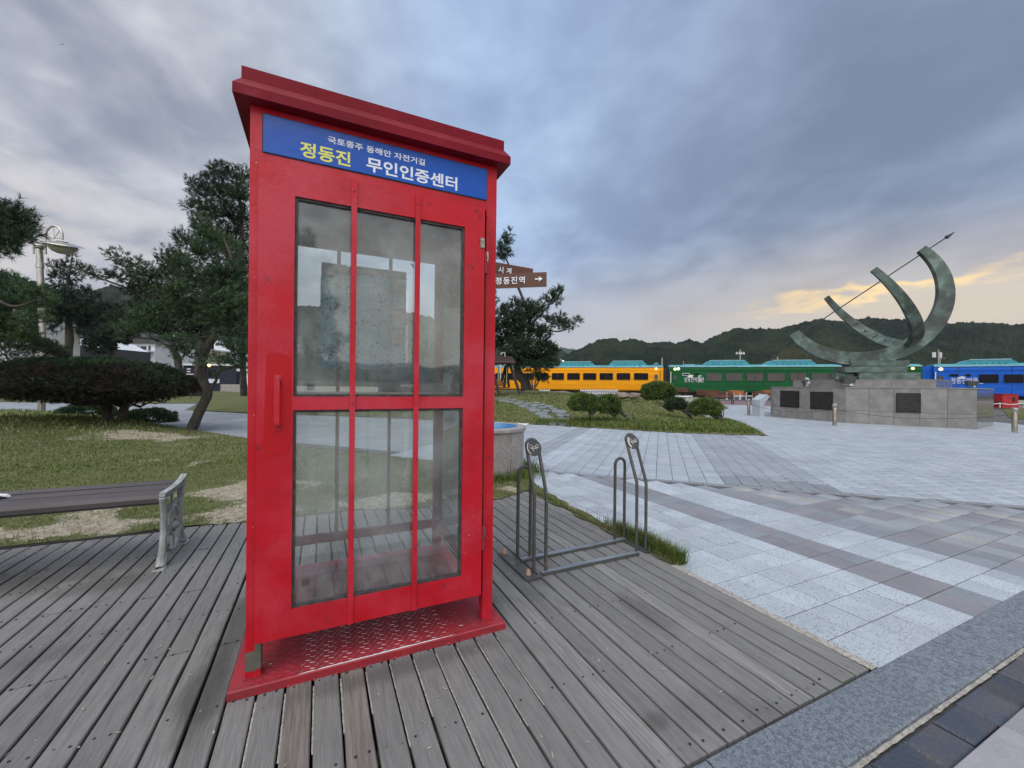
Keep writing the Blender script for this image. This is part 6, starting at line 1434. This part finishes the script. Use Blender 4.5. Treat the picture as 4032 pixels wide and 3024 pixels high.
o = MB().add([(-.13, -.16, .12), (.13, -.14, .12), (.10, -.10, .34), (-.15, -.12, .34)], [(0, 1, 2, 3)]).build('pale_front_glass', M['white'], s1)
spot((3335, 1512), 13.75, 'grey spotlight at the middle corner of the pedestal', -20, .12, 1.15)
spot((3823, 1520), 12.1, 'grey spotlight tilted rightward at the right end of the pedestal', -35, .3, .68)

def bollard(loc, h, label):
    t = thing('bollard', label, 'bollard', loc, 0, 'steel chain bollards round the pedestal')
    MB().lathe([(.055, 0), (.055, h-.16), (.052, h-.15)], n=18).build('post', M['steel_brass'], t, smooth=True)
    MB().lathe([(.05, h-.15), (.035, h-.135), (.04, h-.12), (.062, h-.09), (.072, h-.055), (.062, h-.02), (.03, h-.002), (.001, h)], n=20, cap=False).build('ball_cap', M['steel'], t, smooth=True)
    return t
b1 = bollard((14.336, 7.203, 0), .68, 'steel bollard with ball cap in front of the pedestal plaques')
bl = [(b1.location.copy())]
for (loc, lb) in (((16.168, 11.271, 0), 'steel bollard beside the pale information stand'), ((17.04, 4.277, 0), 'steel bollard at the right frame edge, front one of the pair'), ((19.6, 4.05, 0), 'steel bollard at the right frame edge, rear one of the pair')):
    c = copy_tree(b1, loc, 0, lb); bl.append(Vector(loc))
def chain(a, b, sag, lb):
    a, b = Vector(a)+Vector((0, 0, .50)), Vector(b)+Vector((0, 0, .50)); pts = [tuple(a.lerp(b, f)-a-Vector((0, 0, sag*4*f*(1-f)))) for f in np.linspace(0, 1, 20)]
    o = MB().tube(pts, .006, 5).build('chain', M['bark'], None, loc=a); tag(o, lb, 'chain')
chain(bl[1], bl[0], .20, 'sagging chain between the stand bollard and the front bollard'); chain(bl[0], bl[2], .20, 'sagging chain from the front bollard to the right bollards'); chain(bl[2], bl[3], .12, 'short sagging chain between the two right bollards')
def info():
    b = G(3000, 1640); b = Vector((16.03, 10.62, 0)); D = b.dot(F2); t = thing('information_stand', 'pale grey lectern-shaped information stand left of the pedestal', 'information stand', tuple(b))
    o_ = AT(3000, 1530, D); 
    def W_(u, v): p = AT(2500+u/2.765, 1250+v/2.765, D)-b; return p
    poly = [(1356, 1079), (1408, 1079), (1410, 935), (1466, 862), (1440, 838), (1378, 885), (1366, 900)]
    P = [W_(*p) for p in poly]; dp = F2*.45-R2*.05
    n = len(P); MB().add([tuple(p) for p in P]+[tuple(p+dp) for p in P], [tuple(range(n)), tuple(range(2*n-1, n-1, -1))]+[(i, (i+1) % n, n+(i+1) % n, n+i) for i in range(n)]).build('stand_body', M['stone_info'], t, fixn=True)
info()

# ------------------------------------------------------------------ park benches, rocks, railings by the train
def park_bench(label, px, py, D, rz, slat='slat', z=None):
    p = AT(px, py, D); p.z = z if z is not None else max(0, p.z); t = thing('park_bench', label, 'bench', tuple(p), rz, 'park benches beside the train')
    for k in range(5): MB().box(-.85, .85, .26+k*.012, .30+k*.012, .46+k*.085, .525+k*.085).build('back_slat', M[slat], t)
    for k in range(4): MB().box(-.85, .85, -.22+k*.115, -.13+k*.115, .42, .45).build('seat_slat', M[slat], t)
    for x in (-.78, .74): MB().box(x, x+.045, -.24, -.19, 0, .42).box(x, x+.045, .24, .30, 0, .86).box(x, x+.045, -.24, .28, .39, .42).box(x, x+.045, -.24, .20, .60, .63).box(x, x+.045, -.24, -.2, .42, .62).build('side_frame', M['black'], t)
    return t
pbn = park_bench('orange slatted park bench facing the plaza in front of the green carriage', 2906, 1573, 39., -TH+.05)
def bcopy(label, px, py, D, rz): 
    p = AT(px, py, D); p.z = max(0, p.z); return copy_tree(pbn, p, rz, label)
bcopy('orange slatted park bench partly hidden behind the information stand', 3042, 1573, 39., -TH)
pb2 = park_bench('red-brown park bench seen from the side by the pale rocks', 2835, 1591, 27.5, -TH+2.45, 'slat_dk')
copy_tree(pb2, AT(2790, 1577, 33.), -TH+2.3, 'dark park bench standing behind the red-brown bench'); 
copy_tree(pb2, AT(3022, 1594, 26.5), -TH+.15, 'red-brown park bench right behind the information stand')
copy_tree(pb2, AT(2698, 1560, 42.), -TH+.4, 'small dark bench beneath the left end of the green carriage')
copy_tree(pb2, AT(3913, 1606, 26.5), -TH+.1, 'dark slatted bench between the pedestal and the red box')
for k, (x0, x1, y, lb) in enumerate([(2862, 3045, 1566, 'low white railing behind the orange benches')]):
    t = thing('railing', lb, 'railing', tuple(AT(x0, y, 41.5)))
    b = AT(x0, y, 41.5); e = AT(x1, y, 41.)-b; e.z = 0
    for q in range(8):
        f = q/7; MB().box(-.06, .06, -.06, .06, -.5, .55).build('post', M['white'], t, loc=tuple(e*f))
    MB().bar((0, 0, .2), (e.x, e.y, .2), .06, .08).build('rail', M['white'], t)
def picket(lb, x0, x1, y, h, D, step=.16):
    b = AT(x0, y, D); e = AT(x1, y, D)-b; e.z = 0; n = int(e.length/step); t = thing('picket_fence', lb, 'fence', tuple(b), 0, 'white picket fences beside the train')
    me = None
    for i in range(n+1):
        p = e*(i/n)
        if me is None: o = MB().box(-.035, .035, -.012, .012, 0, h).build('picket', M['white'], t, loc=tuple(p)); me = o.data
        else: link('picket', me, t, tuple(p))
    MB().bar((0, 0, h*.7), (e.x, e.y, h*.7), .03, .06).build('rail', M['white'], t); MB().bar((0, 0, h*.25), (e.x, e.y, h*.25), .03, .06).build('rail', M['white'], t)
picket('white picket fence under the right half of the yellow carriage', 2286, 2432, 1552, .50, 40.)
picket('short white picket fence under the yellow carriage near the pine', 2124, 2164, 1550, .45, 40.)
t = thing('railing', 'white flat-topped railing beside the tall round-headed shrub', 'railing', tuple(AT(2640, 1567, 22.)))
b_ = AT(2640, 1567, 22.); e = AT(2722, 1562, 22.)-b_
MB().bar((0, 0, .06), tuple(e+Vector((0, 0, .02))), .35, .07).build('top_rail', M['white'], t)
for q in range(6): p = e*(q/5.4); MB().box(-.03, .03, -.03, .03, -.35, .04).build('upright', M['white'], t, loc=tuple(p))
MB().tube([(e.x*.2, e.y*.2, .0), (e.x*.2, e.y*.2, .36)], [.07, .06], 8).build('corner_post', M['white'], t)
def rock(label, px, py, rx, ry, D, mk, seed, dep=.8):
    c = AT(px, py, D); t = bmesh.new(); bmesh.ops.create_icosphere(t, subdivisions=3, radius=1.)
    s = D/CF; r_ = random.Random(seed)
    for v in t.verts:
        p = v.co.copy(); k = 1+.28*noise.fractal(p*1.3+Vector((seed*3., 0, 0)), .8, 2., 4); v.co = R2*p.x*rx*s*k+F2*p.y*dep*k+Vector((0, 0, p.z*ry*s*k))
    me = bpy.data.meshes.new('rock'); t.to_mesh(me); t.free(); me.materials.append(M[mk]); o = link('rock', me, None, tuple(c)); tag(o, label, 'rock', 'rocks along the lawn edge')
rock('flat brown boulder under the yellow carriage left of the picket fence', 2214, 1546, 31, 7, 33., 'rock', 1)
rock('long brown boulder left half of the low rock wall before the yellow carriage', 2450, 1558, 34, 14, 28., 'rock', 2)
rock('long brown boulder right half of the low rock wall before the yellow carriage', 2505, 1560, 34, 14, 27.6, 'rock', 3)
rock('pale boulder beside the white flat-topped railing', 2712, 1578, 24, 12, 23.5, 'rock_pale', 4, .5)
rock('pale grey boulder between the white railing and the red-brown bench', 2745, 1577, 22, 12, 23.5, 'rock_pale', 5, .5)
t = thing('red_box', 'red metal box with a dark opening in front of the blue carriage', 'box', tuple(AT(3978, 1607, 26.2)), -TH)
MB().box(-.50, .52, 0, .7, 0, .88, bv=.02).build('case', M['red_box'], t); MB().box(.12, .30, -.012, 0, .42, .72).build('opening', M['black'], t); MB().box(-.52, .54, -.02, .72, .88, .91).build('lid', M['red_box'], t)
t = thing('rope_fence', 'white rope barrier on short posts before the blue carriage', 'rope', tuple(AT(3850, 1604, 24.)), -TH)
for x in (0, 1.3, 2.7): MB().tube([(x, 0, 0), (x, 0, .30)], .03, 8).build('post', M['stick_white'], t)
pts = [(x, 0, .26-.07*abs(math.sin(x*PI/1.3))) for x in np.linspace(0, 2.7, 30)]; MB().tube(pts, .022, 6).build('rope', M['white'], t)

def floods(t, z, b, D):
    MB().bar(tuple(-R2*.6+Vector((0, 0, z-.4))), tuple(R2*.6+Vector((0, 0, z-.4))), .05, .05).build('crossarm', M['steel'], t)
    for x in (-.55, -.15, .2, .55): MB().lathe([(.08, .0), (.17, -.25), (.15, -.3)], tuple(R2*x+Vector((0, 0, z-.45))), 10).build('floodlight', M['steel'], t)
pole(2914, 1470, 1376, 62, .09, 'floodlight_mast', 'mast with a cluster of white floodlights behind the green carriage', 'mast', floods)
def boxes(t, z, b, D):
    for x, w in ((-.48, .30), (.18, .28)): MB().box(-w/2, w/2, -.1, .1, -.55, .0).build('antenna_box', M['white'], t, loc=tuple(R2*x+Vector((0, 0, z-.28))))
    MB().tube([tuple(R2*.17+Vector((0, 0, 0))), tuple(R2*.17+Vector((0, 0, z-.8)))], .05, 8).build('mast', M['steel'], t); MB().bar(tuple(Vector((0, 0, z-.9))), tuple(R2*.8+Vector((0, 0, z-.9))), .03, .03).build('crossarm', M['steel'], t)
pole(3695, 1470, 1377, 44, .06, 'antenna_mast', 'twin mast with white antenna boxes behind the blue carriage', 'mast', boxes)
pole(2606, 1470, 1409, 60, .10, 'utility_pole', 'plain pale pole rising behind the right end of the yellow carriage', 'pole')
pole(2691, 1470, 1422, 60, .05, 'utility_pole', 'thin short pole rising behind the left end of the green carriage', 'pole')
pole(3061, 1470, 1405, 60, .08, 'utility_pole', 'short pole behind the second roof unit of the green carriage', 'pole')

# ------------------------------------------------------------------ village at the left
def block(name, label, x0, x1, ytop, D, depth, mk, wins=(), roof=None, ybot=1530, cat='building', extra=None):
    a, b = AT(x0, ybot, D), AT(x1, ybot, D); zt = AT((x0+x1)/2, ytop, D).z; a.z = 0; w = (b-a); w.z = 0; wd = w.length; t = thing(name, label, cat, (a.x, a.y, 0), -TH)
    wl = MB().box(0, wd, 0, depth, -.2, zt).build('wall', M[mk], t)
    def XZ(x, y): p = AT(x, y, D); return (p-a).dot(R2), p.z
    for (wx0, wx1, wy0, wy1) in wins:
        X0, Z1 = XZ(wx0, wy0); X1, Z0 = XZ(wx1, wy1)
        f = MB().box(X0-.06, X1+.06, -.05, .0, Z0-.06, Z1+.06).build('window', M['win_frame'], t); MB().box(X0, (X0+X1)/2-.03, -.07, -.052, Z0, Z1).box((X0+X1)/2+.03, X1, -.07, -.052, Z0, Z1).build('pane', M['win_dark'], f)
    if roof == 'flat': MB().box(-.2, wd+.2, -.2, depth, zt+.002, zt+.25).build('roof', M['white'], t)
    if roof == 'gable':
        h = wd*.28; MB().add([(-.3, -.4, zt), (wd+.3, -.4, zt), (wd/2, -.4, zt+h), (-.3, depth, zt), (wd+.3, depth, zt), (wd/2, depth, zt+h)], [(0, 1, 2), (5, 4, 3), (0, 2, 5, 3), (1, 4, 5, 2), (0, 3, 4, 1)]).build('roof', M['roof_dark'], t, fixn=True)
    if extra: extra(t, XZ, zt, wd)
    return t
def hall(t, XZ, zt, wd):
    P = [XZ(x, y) for x, y in ((110, 1322), (209, 1322), (281, 1360), (281, 1383), (110, 1383))]
    MB().prism(P, 0, 9, lambda p: (p[0], p[2], p[1])).build('gable_wall', M['white_wall'], t, fixn=True)
    Q = [XZ(x, y) for x, y in ((281, 1358), (291, 1360), (291, 1420), (281, 1420))]; MB().prism(Q, -.2, 8.8, lambda p: (p[0], p[2], p[1])).build('dark_pier', M['roof_dark'], t, fixn=True)
    q0, z0 = XZ(118, 1325); MB().lathe([(1.0, z0-.2), (.9, z0+.8), (.05, z0+1.6)], (q0+1., 3, 0), 6).build('turret', M['white_wall'], t)
block('hall_building', 'white hall with sloping gable roof behind the lamp post', 110, 281, 1384, 42, 9, 'roof_dark', extra=hall)
block('white_building', 'small white flat-roofed building right of the white hall', 291, 350, 1360, 48, 6, 'white', [(296, 318, 1368, 1371), (296, 306, 1380, 1389)], 'flat')
block('white_building', 'low white annex at the right of the small flat-roofed building', 350, 362, 1377, 48.4, 5, 'white')
def beams(t, XZ, zt, wd):
    for x in (459, 500, 545, 590):
        a, z = XZ(x, 1362); MB().box(a-.12, a+.12, -.1, -.01, 0, z).build('black_post', M['win_frame'], t)
    a, z = XZ(459, 1382); b, z2 = XZ(608, 1386); MB().box(a, b, -1.4, -.02, z-.15, z+.05).build('balcony_slab', M['white'], t)
    for k in range(14): x = a+(b-a)*k/13; MB().box(x-.02, x+.02, -1.4, -1.36, z-1.0, z-.2).build('baluster', M['white'], t)
block('village_house', 'white village house with black posts and balconies behind the clipped tree', 434, 608, 1352, 62, 8, 'white_wall', [(472, 488, 1362, 1370), (505, 520, 1362, 1372), (555, 575, 1365, 1376), (470, 490, 1388, 1400), (555, 580, 1390, 1405)], 'gable', extra=beams)
block('apartment_block', 'cream apartment block with rows of dark windows behind the leaning pine', 608, 772, 1372, 72, 10, 'cream', [(x, x+20, y, y+13) for x in (625, 664, 718, 745) for y in (1382, 1403, 1428, 1452)], 'flat')
block('white_building', 'tall white tower block peeping through the pines', 655, 697, 1262, 95, 8, 'white_wall', [(665, 684, 1278, 1291)], 'flat')
block('white_building', 'pale house glimpsed right of the leaning trunk', 840, 905, 1340, 80, 8, 'white_wall', [(850, 862, 1352, 1360), (880, 892, 1352, 1360)], 'gable')
block('white_building', 'white shed against the left edge of the booth', 944, 985, 1462, 40, 4, 'white', [(948, 958, 1450, 1460)], 'flat')
block('stone_wall', 'low pale block wall at the end of the path left of the booth', 868, 1030, 1514, 36, 2, 'stone_info' if False else 'pgranite', (), None, cat='wall')
block('shop_front', 'dark shop front with white lettered panels behind the trunks', 720, 930, 1440, 55, 6, 'navy', [(820, 860, 1455, 1480)], 'flat', extra=lambda t, XZ, zt, wd: [MB().box(XZ(a, 1450)[0], XZ(b, 1450)[0], -.1, -.02, XZ(a, c)[1], XZ(a, d)[1]).build('panel', M['white'], t) for a, b, c, d in ((738, 752, 1455, 1451), (738, 752, 1465, 1461), (736, 764, 1476, 1471), (745, 766, 1490, 1487), (812, 866, 1508, 1492))])
block('white_building', 'white sloped roof seen at the left edge through the pine boughs', -60, 34, 1212, 30, 5, 'white', (), None, ybot=1260)
t = thing('wall_lamp', 'warm lit lamp glowing behind the leaning pine trunk', 'lamp', tuple(AT(822, 1439, 50))); MB().lathe([(.001, -.22), (.18, -.12), (.22, 0), (.18, .12), (.001, .22)], n=12, cap=False).build('globe', M['lamp_on'], t, smooth=True); MB().box(-.1, .1, .2, .5, -.1, .1).build('bracket', M['win_frame'], t)
# bird
t = MB().add([(-.05, 0, 0), (.22, 0, .02), (.05, .03, .01), (.05, -.03, .01), (.02, .42, .16), (.12, .40, .15), (.02, -.34, -.10), (.12, -.33, -.09), (.07, .18, .10), (.07, -.16, .0)], [(0, 2, 3), (1, 3, 2), (2, 8, 0), (2, 1, 8), (8, 4, 0), (8, 5, 4), (3, 0, 9), (3, 9, 1), (9, 0, 6), (9, 6, 7)]).build('bird', M['black'], None, loc=AT(241, 174, 42)); tag(t, 'tiny dark bird flying high at the upper left', 'bird')
t.rotation_euler = (0, -.3, .6)

# dry needles, leaf scraps and grit on the deck and paving
def debris():
    r = np.random.default_rng(31); V = []; F = []
    for k in range(520):
        if r.random() < .7: x, y = r.uniform(-2.4, 1.95), r.uniform(.9, 3.8)
        else: x, y = r.uniform(2.05, 5.), r.uniform(.9, 5.)
        if -.30 < x < .78 and 1.68 < y < 2.72: continue
        a = r.uniform(0, 2*PI); L = r.uniform(.004, .018); w = r.uniform(.0008, .0035); d = np.array([math.cos(a), math.sin(a), 0])*L; s_ = np.array([-math.sin(a), math.cos(a), 0])*w; c = np.array([x, y, .0035])
        b = len(V)*0+len(F)*4
        V += [c-d, c+s_, c+d+np.array([0, 0, .002]), c-s_]; F.append([b, b+1, b+2, b+3])
    np_mesh('fallen_scraps', np.array(V), np.array(F), M['litter'], None, None, 4, 'stuff')
M['litter'] = mat('dry_leaf_scraps', (.20, .15, .09), (.42, .40, .36), 40, .9, coord='World')
debris()

# thin evening haze
def haze():
    m = bpy.data.materials.new('evening_haze'); m.use_nodes = True; nt = m.node_tree; nt.nodes.clear()
    v = N(nt, 'ShaderNodeVolumePrincipled', {'Color': (.80, .86, .95), 'Density': .00011}); v.inputs['Anisotropy'].default_value = .2
    o = N(nt, 'ShaderNodeOutputMaterial'); nt.links.new(v.outputs[0], o.inputs['Volume'])
    h = MB().box(-4200, 4200, -4200, 4200, -1.3, 420).build('haze', m); h['kind'] = 'stuff'
haze()
